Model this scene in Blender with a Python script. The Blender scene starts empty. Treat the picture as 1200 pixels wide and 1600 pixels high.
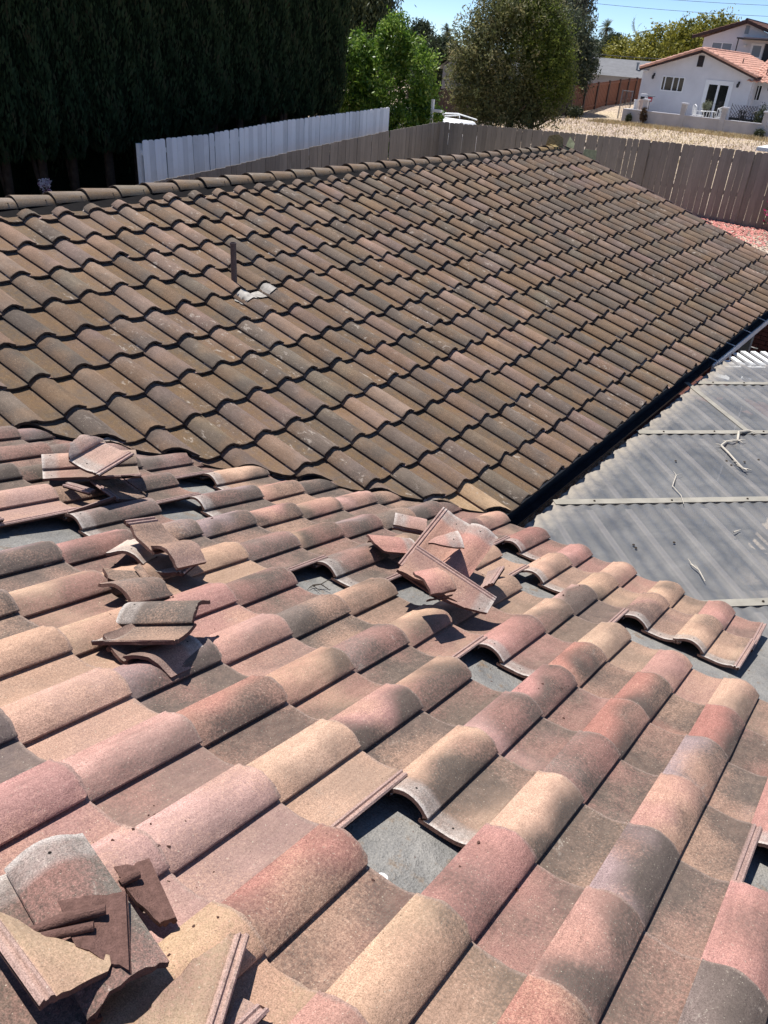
import bpy, bmesh, math, random
import numpy as np
from mathutils import Vector, Matrix, Quaternion
random.seed(7); RNG = np.random.default_rng(7)
scene = bpy.context.scene
COL = scene.collection
R = math.radians

# ---------------------------------------------------------------- camera
CAM = Vector((-2.8995, -6.2517, 1.2624))
yaw, pitch, roll = 0.5978, 0.5385, 0.0800
d_ = Vector((math.cos(pitch)*math.cos(yaw), math.cos(pitch)*math.sin(yaw), -math.sin(pitch)))
r_ = Vector((math.sin(yaw), -math.cos(yaw), 0)); u_ = r_.cross(d_)
r2 = r_*math.cos(roll) + u_*math.sin(roll); u2 = -r_*math.sin(roll) + u_*math.cos(roll)
cam_data = bpy.data.cameras.new('camera'); cam = bpy.data.objects.new('camera', cam_data); COL.objects.link(cam)
m = Matrix((r2, u2, -d_)).transposed().to_4x4(); m.translation = CAM
cam.matrix_world = m
cam_data.sensor_fit = 'VERTICAL'; cam_data.sensor_height = 36; cam_data.lens = 1222.3/1600*36
cam_data.clip_start = 0.02; cam_data.clip_end = 3000
scene.camera = cam

# ---------------------------------------------------------------- sky and sun
SUN_AZ, SUN_EL = 80.0, 67.0
world = bpy.data.worlds.new('World'); scene.world = world; world.use_nodes = True
wn = world.node_tree.nodes; wl = world.node_tree.links; wn.clear()
wo = wn.new('ShaderNodeOutputWorld'); bg = wn.new('ShaderNodeBackground'); sky = wn.new('ShaderNodeTexSky')
sky.sky_type = 'NISHITA'; sky.sun_disc = False
sky.sun_elevation = R(SUN_EL); sky.sun_rotation = R(90-SUN_AZ)
sky.air_density = 0.6; sky.dust_density = 0.0; sky.ozone_density = 5.0; sky.altitude = 1200
bg.inputs[1].default_value = 0.12
wl.new(sky.outputs[0], bg.inputs[0]); wl.new(bg.outputs[0], wo.inputs[0])
sd = Vector((math.cos(R(SUN_AZ))*math.cos(R(SUN_EL)), math.sin(R(SUN_AZ))*math.cos(R(SUN_EL)), math.sin(R(SUN_EL))))
sun_data = bpy.data.lights.new('sun', 'SUN'); sun_data.energy = 4.9; sun_data.angle = R(0.55); sun_data.color = (1.0, 0.965, 0.92)
sun = bpy.data.objects.new('sun', sun_data); COL.objects.link(sun); sun.rotation_euler = sd.to_track_quat('Z', 'Y').to_euler()
sun.location = (0, 0, 30)
scene.view_settings.view_transform = 'Standard'; scene.view_settings.look = 'None'
scene.view_settings.exposure = 0.45; scene.view_settings.gamma = 1.0; scene.view_settings.use_curve_mapping = False
scene.cycles.max_bounces = 5; scene.cycles.diffuse_bounces = 3; scene.cycles.transparent_max_bounces = 10

def project(P):
    v = Vector(P) - CAM; z = v.dot(d_)
    if z < 0.05: return None
    return 600+1222.3*v.dot(r2)/z, 800-1222.3*v.dot(u2)/z, z

# ---------------------------------------------------------------- materials
class NT:
    def __init__(s, name):
        s.m = bpy.data.materials.new(name); s.m.use_nodes = True
        s.t = s.m.node_tree; s.t.nodes.clear()
        s.out = s.t.nodes.new('ShaderNodeOutputMaterial')
        s.b = s.t.nodes.new('ShaderNodeBsdfPrincipled'); s.link(s.b.outputs[0], s.out.inputs[0])
    def link(s, a, b): s.t.links.new(a, b)
    def n(s, typ, **kw):
        nd = s.t.nodes.new(typ)
        for k, v in kw.items(): setattr(nd, k, v)
        return nd
    def put(s, sock, v):
        if hasattr(v, 'node'): s.link(v, sock)
        elif v is not None: sock.default_value = v
    def math(s, op, a, b=None, c=None, clamp=False):
        nd = s.n('ShaderNodeMath', operation=op, use_clamp=clamp)
        s.put(nd.inputs[0], a)
        if b is not None: s.put(nd.inputs[1], b)
        if c is not None: s.put(nd.inputs[2], c)
        return nd.outputs[0]
    def vmath(s, op, a, b=None):
        nd = s.n('ShaderNodeVectorMath', operation=op); s.put(nd.inputs[0], a)
        if b is not None: s.put(nd.inputs[1], b)
        return nd.outputs[0]
    def mix(s, f, a, b, blend='MIX'):
        nd = s.n('ShaderNodeMix', data_type='RGBA', blend_type=blend)
        s.put(nd.inputs[0], f)
        s.put(nd.inputs[6], a if hasattr(a, 'node') else (*a[:3], 1)); s.put(nd.inputs[7], b if hasattr(b, 'node') else (*b[:3], 1))
        return nd.outputs[2]
    def noise(s, vec, scale, detail=3, rough=0.55, dist=0.0):
        nd = s.n('ShaderNodeTexNoise'); s.put(nd.inputs['Vector'], vec)
        nd.inputs['Scale'].default_value = scale; nd.inputs['Detail'].default_value = detail
        nd.inputs['Roughness'].default_value = rough; nd.inputs['Distortion'].default_value = dist
        return nd.outputs[0]
    def ramp(s, v, a, b, lo=0.0, hi=1.0):
        nd = s.n('ShaderNodeMapRange', clamp=True); s.put(nd.inputs[0], v)
        nd.inputs[1].default_value = a; nd.inputs[2].default_value = b; nd.inputs[3].default_value = lo; nd.inputs[4].default_value = hi
        return nd.outputs[0]
    def bump(s, h, dist=0.001, strength=1.0):
        nd = s.n('ShaderNodeBump'); nd.inputs['Distance'].default_value = dist; nd.inputs['Strength'].default_value = strength
        s.put(nd.inputs['Height'], h); s.link(nd.outputs[0], s.b.inputs['Normal'])
    def attr(s, name): return s.n('ShaderNodeAttribute', attribute_type='GEOMETRY', attribute_name=name)
    def obj(s): return s.n('ShaderNodeTexCoord').outputs['Object']
    def base(s, c, rough=0.8, spec=0.3):
        s.put(s.b.inputs['Base Color'], c if hasattr(c, 'node') else (*c[:3], 1))
        s.put(s.b.inputs['Roughness'], rough); s.b.inputs['Specular IOR Level'].default_value = spec
        return s.m

def scale_col(t, col, f):
    return t.mix(1.0, col, t.n('ShaderNodeCombineColor').outputs[0], 'MULTIPLY') if False else t.vmath('MULTIPLY', col, comb(t, f))
def comb(t, f):
    nd = t.n('ShaderNodeCombineXYZ')
    for i in range(3): t.put(nd.inputs[i], f)
    return nd.outputs[0]

def simple(name, col, rough=0.7, var=0.12, scale=6.0, spec=0.3, bump=0.0, bscale=60, metal=0.0, emis=None):
    t = NT(name); c = t.obj()
    n1 = t.noise(c, scale, 5, 0.6)
    f = t.ramp(n1, 0.3, 0.7, 1-var, 1+var)
    t.base(t.vmath('MULTIPLY', (col[0], col[1], col[2]), comb(t, f)), rough, spec)
    t.b.inputs['Metallic'].default_value = metal
    if bump: t.bump(t.noise(c, bscale, 4, 0.6), bump)
    return t.m

def tile_material(name, stuff=False, far=False):
    """glazed/sprayed concrete roof tile: one body colour per tile, a darker sprayed flash, grit, chalky unweathered head"""
    t = NT(name)
    lc = t.attr('lc').outputs['Vector']
    sep = t.n('ShaderNodeSeparateXYZ'); t.link(lc, sep.inputs[0]); U, V, H = sep.outputs
    if stuff:
        a = t.attr('tc'); col = a.outputs['Color']; al = a.outputs['Alpha']; rnd = t.attr('rnd').outputs['Fac']
    else:
        a = t.n('ShaderNodeObjectInfo'); col = a.outputs['Color']; al = a.outputs['Alpha']; rnd = a.outputs['Random']
    seed = t.math('MULTIPLY', rnd, 37.0)
    off = t.n('ShaderNodeCombineXYZ'); t.put(off.inputs[0], seed); t.put(off.inputs[1], t.math('MULTIPLY', rnd, 91.0)); t.put(off.inputs[2], t.math('MULTIPLY', rnd, 53.0))
    P = t.vmath('ADD', lc, off.outputs[0])
    big = t.noise(P, 3.8, 1.5, 0.45, 0.1)
    # the sprayed darker flash sits towards the step side of the barrel and along a band of each tile
    bias = t.math('ADD', t.math('ADD', big, t.ramp(U, 0.16, 0.0, -0.17, 0.14)), t.ramp(V, 0.33, 0.0, -0.05, 0.07))
    flash = t.ramp(bias, 0.36, 0.62)
    grain = t.noise(P, 330, 2, 0.75)
    grain2 = t.noise(P, 130, 3, 0.7)
    mott = t.noise(P, 26, 4, 0.65)
    fl = t.math('MULTIPLY', flash, al, clamp=True)
    fl = t.math('MULTIPLY_ADD', t.math('SUBTRACT', grain, 0.5), t.math('MULTIPLY', t.math('POWER', fl, 0.6), 2.4), fl, clamp=True)
    darkc = (0.098, 0.078, 0.064) if not far else (0.092, 0.072, 0.059)
    c = t.mix(fl, col, darkc)
    # second warmer / paler patch
    warm = t.mix(t.ramp(t.math('FRACT', t.math('MULTIPLY', rnd, 7.3)), 0.35, 0.65), (0.49, 0.300, 0.205), (0.36, 0.180, 0.145)) if not far else (0.210, 0.120, 0.062)
    wp2 = t.math('ADD', t.noise(P, 3.6, 1.5, 0.5), t.math('MULTIPLY', t.math('SUBTRACT', grain2, 0.5), 0.5))
    c = t.mix(t.math('MULTIPLY', t.ramp(wp2, 0.44, 0.64), 0.55 if not far else 0.4), c, warm)
    # rust-brown film collected in the pans
    pan = t.ramp(U, -0.005, -0.02)
    filmn = t.math('MULTIPLY', pan, t.ramp(mott, 0.35, 0.7, 0.15, 0.85))
    c = t.mix(t.math('MULTIPLY', filmn, 0.42 if not far else 0.72), c, (0.25, 0.170, 0.125) if not far else (0.158, 0.092, 0.034))
    # chalk scuffs on a few tiles
    sc = t.noise(t.vmath('MULTIPLY', P, (1.0, 0.55, 1.0)), 19, 6, 0.78, 0.35)
    scm = t.math('MULTIPLY', t.ramp(sc, 0.61 if not far else 0.575, 0.69 if not far else 0.65), t.ramp(rnd, 0.40, 0.8, 0.0, 0.8 if far else 0.5))
    c = t.mix(scm, c, (0.42, 0.36, 0.30))
    edge_tone = t.math('MULTIPLY', t.ramp(t.math('ADD', V, t.math('MULTIPLY', t.math('SUBTRACT', mott, 0.5), 0.03)), 0.010, 0.003), 0.55)  # strip along the butt edge, darker on the far tiles
    c = t.mix(edge_tone, c, (0.30, 0.22, 0.18) if not far else (0.06, 0.045, 0.035))
    # unweathered head lap and interlock rib
    head = t.ramp(V, 0.352, 0.375)
    rib = t.ramp(U, -0.134, -0.139)
    c = t.mix(t.math('MULTIPLY', head, t.ramp(mott, 0.3, 0.65, 0.4, 0.8)), c, (0.34, 0.295, 0.26))
    c = t.mix(t.math('MULTIPLY', rib, 0.75), c, (0.40, 0.27, 0.235))
    c = t.mix(t.math('MULTIPLY', t.ramp(V, 0.412, 0.426), 0.55), c, (0.62, 0.56, 0.50))
    for hu in (0.068, -0.062):
        d2 = t.math('ADD', t.math('POWER', t.math('ABSOLUTE', t.math('SUBTRACT', U, hu)), 2.0), t.math('POWER', t.math('ABSOLUTE', t.math('SUBTRACT', V, 0.392)), 2.0))
        c = t.mix(t.ramp(d2, 0.000009, 0.000016, 1.0, 0.0), c, (0.01, 0.008, 0.006))
    f = t.math('MULTIPLY', t.ramp(grain, 0.30, 0.70, 0.50, 1.46), t.ramp(grain2, 0.3, 0.7, 0.86, 1.14))
    f = t.math('MULTIPLY', f, t.ramp(mott, 0.3, 0.7, 0.90, 1.10))
    f = t.math('MULTIPLY', f, t.ramp(t.noise(t.vmath('MULTIPLY', P, (1.0, 0.12, 1.0)), 75, 3, 0.7), 0.3, 0.7, 0.90, 1.09))
    # few dark pits
    pit = t.ramp(t.noise(P, 95, 2, 0.5), 0.73, 0.78, 1.0, 0.45)
    f = t.math('MULTIPLY', f, pit)
    # pale lichen flecks
    c = t.mix(t.math('MULTIPLY', t.ramp(t.noise(P, 210, 1, 0.5), 0.70, 0.76), 0.55), c, (0.55, 0.50, 0.38))
    t.base(t.vmath('MULTIPLY', c, comb(t, f)), 0.88, 0.22)
    h = t.math('ADD', t.math('MULTIPLY', grain, 0.7), t.math('ADD', grain2, t.math('MULTIPLY', mott, 1.6)))
    t.bump(h, 0.0022 if not far else 0.002, 0.75)
    return t.m

def clay_material(name, col):
    t = NT(name); P = t.obj()
    n1 = t.noise(P, 60, 5, 0.7); n2 = t.noise(P, 260, 3, 0.7)
    f = t.math('MULTIPLY', t.ramp(n1, 0.3, 0.7, 0.7, 1.25), t.ramp(n2, 0.3, 0.7, 0.8, 1.2))
    t.base(t.vmath('MULTIPLY', col, comb(t, f)), 0.95, 0.1); t.bump(t.math('ADD', n1, n2), 0.004)
    return t.m

MT_near = tile_material('roof_tile_surface'); MT_far = tile_material('weathered_tile_surface', far=True)
MT_near_s = tile_material('roof_tile_surface_joined', stuff=True); MT_far_s = tile_material('weathered_tile_surface_joined', stuff=True, far=True)
M_clay = clay_material('broken_tile_body', (0.155, 0.088, 0.072))
M_clay_far = clay_material('weathered_tile_body', (0.07, 0.052, 0.042))

def felt_material():
    t = NT('roofing_felt'); P = t.obj()
    n1 = t.noise(P, 3.5, 6, 0.65, 0.6); n2 = t.noise(P, 180, 2, 0.6); n3 = t.noise(P, 14, 5, 0.7)
    c = t.mix(t.ramp(n1, 0.35, 0.65), (0.175, 0.170, 0.160), (0.285, 0.268, 0.242))
    c = t.mix(t.ramp(n3, 0.56, 0.7), c, (0.21, 0.155, 0.11))
    t.base(t.vmath('MULTIPLY', c, comb(t, t.ramp(n2, 0.3, 0.7, 0.8, 1.2))), 0.9, 0.2)
    t.bump(t.math('ADD', t.math('MULTIPLY', n1, 9.0), t.math('ADD', t.math('MULTIPLY', n3, 3.0), n2)), 0.004); return t.m
M_felt = felt_material()

def ground_material():
    t = NT('dry_ground'); P = t.n('ShaderNodeTexCoord').outputs['Object']
    a = t.noise(P, 0.22, 5, 0.6, 0.5); b = t.noise(P, 3.0, 6, 0.75); c_ = t.noise(P, 28, 3, 0.8)
    vor = t.n('ShaderNodeTexVoronoi'); vor.inputs['Scale'].default_value = 16; t.link(P, vor.inputs['Vector'])
    c = t.mix(t.ramp(a, 0.4, 0.6), (0.47, 0.37, 0.29), (0.56, 0.45, 0.31))
    c = t.mix(t.ramp(b, 0.5, 0.75), c, (0.34, 0.26, 0.20))
    vc = t.n('ShaderNodeSeparateXYZ'); t.link(vor.outputs['Color'], vc.inputs[0])
    f = t.math('MULTIPLY', t.ramp(vc.outputs[0], 0.0, 1.0, 0.6, 1.35), t.ramp(c_, 0.3, 0.7, 0.75, 1.25))
    t.base(t.vmath('MULTIPLY', c, comb(t, f)), 0.95, 0.1)
    t.bump(t.math('ADD', vor.outputs['Distance'], c_), 0.03); return t.m
M_ground = ground_material()

def leaf_material(name, cols, trans=0.25, rough=0.55, spec=0.35):
    """cols: dark, mid, pale real leaf colours; each leaf keeps its own colour through the 'lv' attribute"""
    t = NT(name); v = t.attr('lv').outputs['Fac']
    cr = t.n('ShaderNodeValToRGB'); t.link(v, cr.inputs[0])
    els = cr.color_ramp.elements
    els[0].position = 0.0; els[0].color = (*cols[0], 1); els[1].position = 1.0; els[1].color = (*cols[-1], 1)
    for i, c in enumerate(cols[1:-1]):
        e = els.new((i+1)/(len(cols)-1)); e.color = (*c, 1)
    t.base(cr.outputs[0], rough, spec)
    tr = t.n('ShaderNodeBsdfTranslucent'); t.link(cr.outputs[0], tr.inputs[0])
    mx = t.n('ShaderNodeMixShader'); mx.inputs[0].default_value = trans
    t.link(t.b.outputs[0], mx.inputs[1]); t.link(tr.outputs[0], mx.inputs[2]); t.link(mx.outputs[0], t.out.inputs[0])
    return t.m

def bark(name, col): return simple(name, col, 0.95, 0.35, 9, 0.1, 0.01, 30)
M_bark = bark('grey_brown_bark', (0.10, 0.075, 0.055)); M_bark_dark = bark('dark_bark', (0.06, 0.042, 0.03)); M_palm = bark('palm_trunk_bark', (0.13, 0.11, 0.09))

def painted_wood(name, col, var=0.12, dirt=(0.1, 0.08, 0.06), amount=0.3):
    t = NT(name); P = t.obj(); oi = t.n('ShaderNodeObjectInfo')
    rn = oi.outputs['Random']
    off = t.n('ShaderNodeCombineXYZ'); t.put(off.inputs[0], t.math('MULTIPLY', rn, 31)); t.put(off.inputs[2], t.math('MULTIPLY', rn, 17))
    Q = t.vmath('ADD', P, off.outputs[0])
    st = t.noise(t.vmath('MULTIPLY', Q, (28, 28, 1.6)), 1.0, 5, 0.65)
    bl = t.noise(Q, 4, 5, 0.65)
    c = t.mix(t.math('MULTIPLY', t.ramp(bl, 0.5, 0.8), amount), col, dirt)
    f = t.math('MULTIPLY', t.ramp(st, 0.3, 0.7, 1-var, 1+var), t.ramp(rn, 0, 1, 0.84, 1.12))
    t.base(t.vmath('MULTIPLY', c, comb(t, f)), 0.75, 0.25); t.bump(st, 0.002); return t.m
M_greyfence = painted_wood('grey_brown_fence_stain', (0.275, 0.245, 0.205))
M_whitefence = painted_wood('white_fence_paint', (0.90, 0.89, 0.88), 0.05, (0.5, 0.48, 0.44), 0.25)
M_brownfence = painted_wood('brown_panel_wood', (0.105, 0.072, 0.062)); M_redfence = painted_wood('red_cedar_fence', (0.20, 0.085, 0.052), 0.2)  # brown panels are darker than the reddish ones
M_stucco = simple('white_stucco', (0.66, 0.65, 0.66), 0.95, 0.07, 1.2, 0.1, 0.006, 35)
M_stucco_old = simple('weathered_white_stucco', (0.55, 0.52, 0.50), 0.95, 0.14, 1.5, 0.1, 0.01, 25)
M_white = simple('white_paint', (0.80, 0.80, 0.79), 0.5, 0.05, 5, 0.4)
M_whitemetal = simple('white_metal', (0.78, 0.78, 0.76), 0.35, 0.08, 7, 0.5)
M_glass = simple('dark_window_glass', (0.012, 0.014, 0.016), 0.08, 0.1, 2, 0.6)
M_blind = simple('grey_window_blind', (0.20, 0.235, 0.26), 0.4, 0.05, 2, 0.5)
M_black = simple('black_painted_metal', (0.018, 0.018, 0.02), 0.45, 0.2, 10, 0.4)
M_gutter = simple('dark_gutter_metal', (0.016, 0.018, 0.024), 0.5, 0.4, 5, 0.4)
M_fascia = simple('dark_brown_fascia', (0.055, 0.032, 0.028), 0.7, 0.2, 5, 0.3)
M_brownmetal = simple('brown_vent_paint', (0.10, 0.072, 0.070), 0.55, 0.12, 8, 0.4)
M_lead = simple('chalky_flashing', (0.36, 0.33, 0.29), 0.75, 0.4, 16, 0.3, 0.004, 30)
M_valley = simple('galvanised_valley_metal', (0.20, 0.25, 0.31), 0.42, 0.2, 4, 0.5, metal=0.6)
M_ridge = None
M_houseroof = simple('salmon_roof_tile', (0.55, 0.31, 0.235), 0.9, 0.3, 3.0, 0.2)
M_greyroof = simple('grey_shingle', (0.19, 0.19, 0.195), 0.95, 0.12, 2.0, 0.1)
M_greywall = simple('grey_house_wall', (0.30, 0.30, 0.31), 0.9, 0.1, 1.0, 0.1)
M_brick = simple('dark_red_brick', (0.115, 0.048, 0.038), 0.9, 0.3, 6, 0.2, 0.004, 50)
M_mortar = simple('mortar_bed', (0.16, 0.13, 0.11), 0.95, 0.2, 8, 0.1)
M_postgrey = simple('grey_green_post_paint', (0.27, 0.28, 0.25), 0.7, 0.15, 6)
M_slat = simple('white_slat_paint', (0.82, 0.81, 0.78), 0.6, 0.08, 4)
M_beam = simple('pale_rafter_timber', (0.55, 0.45, 0.36), 0.7, 0.12, 4)
M_strap = simple('yellowed_strap', (0.30, 0.275, 0.225), 0.6, 0.2, 8, 0.4, 0.001, 60)
M_foam = simple('yellowed_foam', (0.27, 0.20, 0.095), 0.95, 0.45, 30, 0.1, 0.01, 60)
M_flashpale = simple('pale_yellow_flashing', (0.36, 0.36, 0.20), 0.7, 0.3, 18, 0.3)
M_pink = simple('magenta_bract', (0.42, 0.02, 0.13), 0.6, 0.3, 30)
M_petal = simple('fallen_red_petal', (0.50, 0.20, 0.17), 0.8, 0.35, 9)
M_straw = simple('dry_straw_fibre', (0.50, 0.45, 0.37), 0.8, 0.2, 30)
M_gap_shade = simple('ridge_gap_shade', (0.010, 0.009, 0.009), 0.95, 0.2, 20, 0.1)  # near-black colour paints in the shade on the felt below the ridge
M_dirt = simple('dark_debris', (0.05, 0.038, 0.028), 0.95, 0.3, 60)
M_terracotta = simple('terracotta_pot', (0.45, 0.27, 0.19), 0.85, 0.15, 8)
M_wire = simple('dark_cable', (0.05, 0.05, 0.055), 0.6, 0.05)
M_red = simple('red_plastic', (0.35, 0.05, 0.06), 0.5, 0.1)

# ---------------------------------------------------------------- object helpers
def tag(o, label=None, cat=None, group=None, kind=None):
    if label: o['label'] = label
    if cat: o['category'] = cat
    if group: o['group'] = group
    if kind: o['kind'] = kind
    return o
def empty(name, loc=(0, 0, 0), label=None, cat=None, group=None, rotz=0.0, parent=None):
    o = bpy.data.objects.new(name, None); COL.objects.link(o); o.location = loc; o.rotation_euler = (0, 0, rotz); o.empty_display_size = 0.1
    if parent: o.parent = parent
    return tag(o, label, cat, group)
def link_mesh(name, me, mats, parent=None):
    o = bpy.data.objects.new(name, me); COL.objects.link(o)
    if not isinstance(mats, (list, tuple)): mats = [mats]
    if len(me.materials) == 0:
        for x in mats: me.materials.append(x)
    if parent: o.parent = parent
    return o
class MB:
    """collects shapes into one mesh"""
    def __init__(s): s.v = []; s.f = []; s.mi = []
    def add(s, vs, fs, mi=0):
        k = len(s.v); s.v += [tuple(x) for x in vs]; s.f += [tuple(i+k for i in f) for f in fs]; s.mi += [mi]*len(fs); return s
    def box(s, x0, x1, y0, y1, z0, z1, mi=0):
        v = [(x, y, z) for x in (x0, x1) for y in (y0, y1) for z in (z0, z1)]
        return s.add(v, [(0, 1, 3, 2), (4, 6, 7, 5), (0, 4, 5, 1), (2, 3, 7, 6), (0, 2, 6, 4), (1, 5, 7, 3)], mi)
    def beam(s, a, b, w, h, up=(0, 0, 1), mi=0):
        a = Vector(a); b = Vector(b); d = (b-a).normalized(); up = Vector(up)
        x = d.cross(up)
        if x.length < 1e-4: x = d.cross(Vector((1, 0, 0)))
        x.normalize(); y = x.cross(d)
        v = []
        for p in (a, b):
            for sx, sy in ((-1, -1), (1, -1), (1, 1), (-1, 1)): v.append(p+x*sx*w/2+y*sy*h/2)
        return s.add(v, [(0, 1, 2, 3), (7, 6, 5, 4), (0, 4, 5, 1), (1, 5, 6, 2), (2, 6, 7, 3), (3, 7, 4, 0)], mi)
    def tube(s, pts, rad, seg=8, mi=0, cap=True):
        pts = [Vector(p) for p in pts]; n = len(pts)
        if not isinstance(rad, (list, tuple)): rad = [rad]*n
        k = len(s.v); ref = None
        for i, p in enumerate(pts):
            d = (pts[min(i+1, n-1)]-pts[max(i-1, 0)]).normalized()
            if ref is None:
                ref = d.orthogonal().normalized()
            x = (ref - d*ref.dot(d)).normalized(); ref = x; y = d.cross(x)
            for j in range(seg):
                a = 2*math.pi*j/seg; s.v.append(tuple(p+x*math.cos(a)*rad[i]+y*math.sin(a)*rad[i]))
        for i in range(n-1):
            for j in range(seg):
                s.f.append((k+i*seg+j, k+i*seg+(j+1) % seg, k+(i+1)*seg+(j+1) % seg, k+(i+1)*seg+j)); s.mi.append(mi)
        if cap:
            s.f.append(tuple(k+j for j in reversed(range(seg)))); s.mi.append(mi)
            s.f.append(tuple(k+(n-1)*seg+j for j in range(seg))); s.mi.append(mi)
        return s
    def lathe(s, prof, cx=0, cy=0, cz=0, seg=16, mi=0):
        return s._lathe(prof, cx, cy, cz, seg, mi)
    def _lathe(s, prof, cx, cy, cz, seg, mi):
        k = len(s.v)
        for r, z in prof:
            for j in range(seg):
                a = 2*math.pi*j/seg; s.v.append((cx+r*math.cos(a), cy+r*math.sin(a), cz+z))
        for i in range(len(prof)-1):
            for j in range(seg):
                s.f.append((k+i*seg+j, k+i*seg+(j+1) % seg, k+(i+1)*seg+(j+1) % seg, k+(i+1)*seg+j)); s.mi.append(mi)
        return s
    def prism(s, poly, x0, x1, mi=0):
        """poly in (y,z), extruded along x"""
        n = len(poly); v = [(x0, y, z) for y, z in poly]+[(x1, y, z) for y, z in poly]
        f = [tuple(range(n)), tuple(reversed(range(n, 2*n)))]+[(i, n+i, n+(i+1) % n, (i+1) % n) for i in range(n)]
        return s.add(v, f, mi)
    def mesh(s, name='mesh', smooth=None, recalc=True):
        me = bpy.data.meshes.new(name); me.from_pydata(s.v, [], s.f); me.update()
        for p, mi in zip(me.polygons, s.mi): p.material_index = mi
        if recalc:
            bm = bmesh.new(); bm.from_mesh(me); bmesh.ops.recalc_face_normals(bm, faces=bm.faces); bm.to_mesh(me); bm.free()
        if smooth is not None:
            me.shade_smooth(); me.set_sharp_from_angle(angle=R(smooth))
        return me
    def build(s, name, mats, parent=None, smooth=None, bevel=0.0):
        o = link_mesh(name, s.mesh(name, smooth), mats, parent)
        if bevel:
            md = o.modifiers.new('bevel', 'BEVEL'); md.width = bevel; md.segments = 2; md.limit_method = 'ANGLE'
        return o

def np_mesh(name, verts, faces, attrs=None, mat=None):
    """verts (n,3), faces (m,k) arrays; attrs {name: per-face float}"""
    me = bpy.data.meshes.new(name); n, k = len(verts), faces.shape[1]; mF = len(faces)
    me.vertices.add(n); me.vertices.foreach_set('co', verts.astype(np.float32).ravel())
    me.loops.add(mF*k); me.loops.foreach_set('vertex_index', faces.astype(np.int32).ravel())
    me.polygons.add(mF); me.polygons.foreach_set('loop_start', np.arange(0, mF*k, k, dtype=np.int32))
    me.polygons.foreach_set('loop_total', np.full(mF, k, dtype=np.int32))
    me.update(calc_edges=True)
    if attrs:
        for an, av in attrs.items():
            at = me.attributes.new(an, 'FLOAT', 'FACE'); at.data.foreach_set('value', av.astype(np.float32))
    if mat: me.materials.append(mat)
    return me

# ---------------------------------------------------------------- roof geometry constants
W, S = 0.28368, 0.355
A, B = 0.29731, 0.29527
O_near = Vector((-1.9358, -5.9146, -0.3899))
X_f, Y_f, Z_f = Vector((1, 0, 0)), Vector((0, math.cos(A), math.sin(A))), Vector((0, -math.sin(A), math.cos(A)))
X_n, Y_n, Z_n = Vector((0, 1, 0)), Vector((-math.cos(B), 0, math.sin(B))), Vector((math.sin(B), 0, math.cos(B)))
VAL = -3.21           # valley runs along x + y = VAL
def far_pt(c, r, h=0.0): return X_f*(c*W) - Y_f*(r*S) + Z_f*h
def near_pt(c, r, h=0.0): return O_near - X_n*(c*W) - Y_n*(r*S) + Z_n*h

# tile profile across its width, looking upslope; step foot at u = 0
PROF_HI = [(-0.166, 0.016), (-0.162, 0.021), (-0.157, 0.021), (-0.154, 0.015), (-0.149, 0.015), (-0.146, 0.020), (-0.141, 0.020), (-0.137, 0.014),
           (-0.128, 0.0155), (-0.112, 0.0085), (-0.092, 0.003), (-0.068, 0.0005), (-0.04, 0.0), (-0.015, 0.0005), (0.006, 0.0000),
           (0.0105, 0.0025), (0.0095, 0.0090), (-0.0020, 0.0115), (-0.0008, 0.0160), (0.010, 0.0240), (0.022, 0.0335), (0.037, 0.0420), (0.053, 0.0475), (0.070, 0.0500), (0.087, 0.0485),
           (0.104, 0.0435), (0.120, 0.0360), (0.134, 0.0285), (0.146, 0.0245), (0.151, 0.0235)]
PROF_LO = [(-0.166, 0.016), (-0.141, 0.018), (-0.137, 0.014), (-0.112, 0.0085), (-0.075, 0.001), (-0.03, 0.0), (0.006, 0.0), (0.012, 0.003), (0.010, 0.012), (-0.002, 0.0155), (0.0, 0.0210),
           (0.016, 0.0345), (0.040, 0.0500), (0.070, 0.0570), (0.100, 0.0510), (0.125, 0.0360), (0.151, 0.0235)]
TH = 0.0125; LEN = 0.43; TILT = 0.027/S
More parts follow.
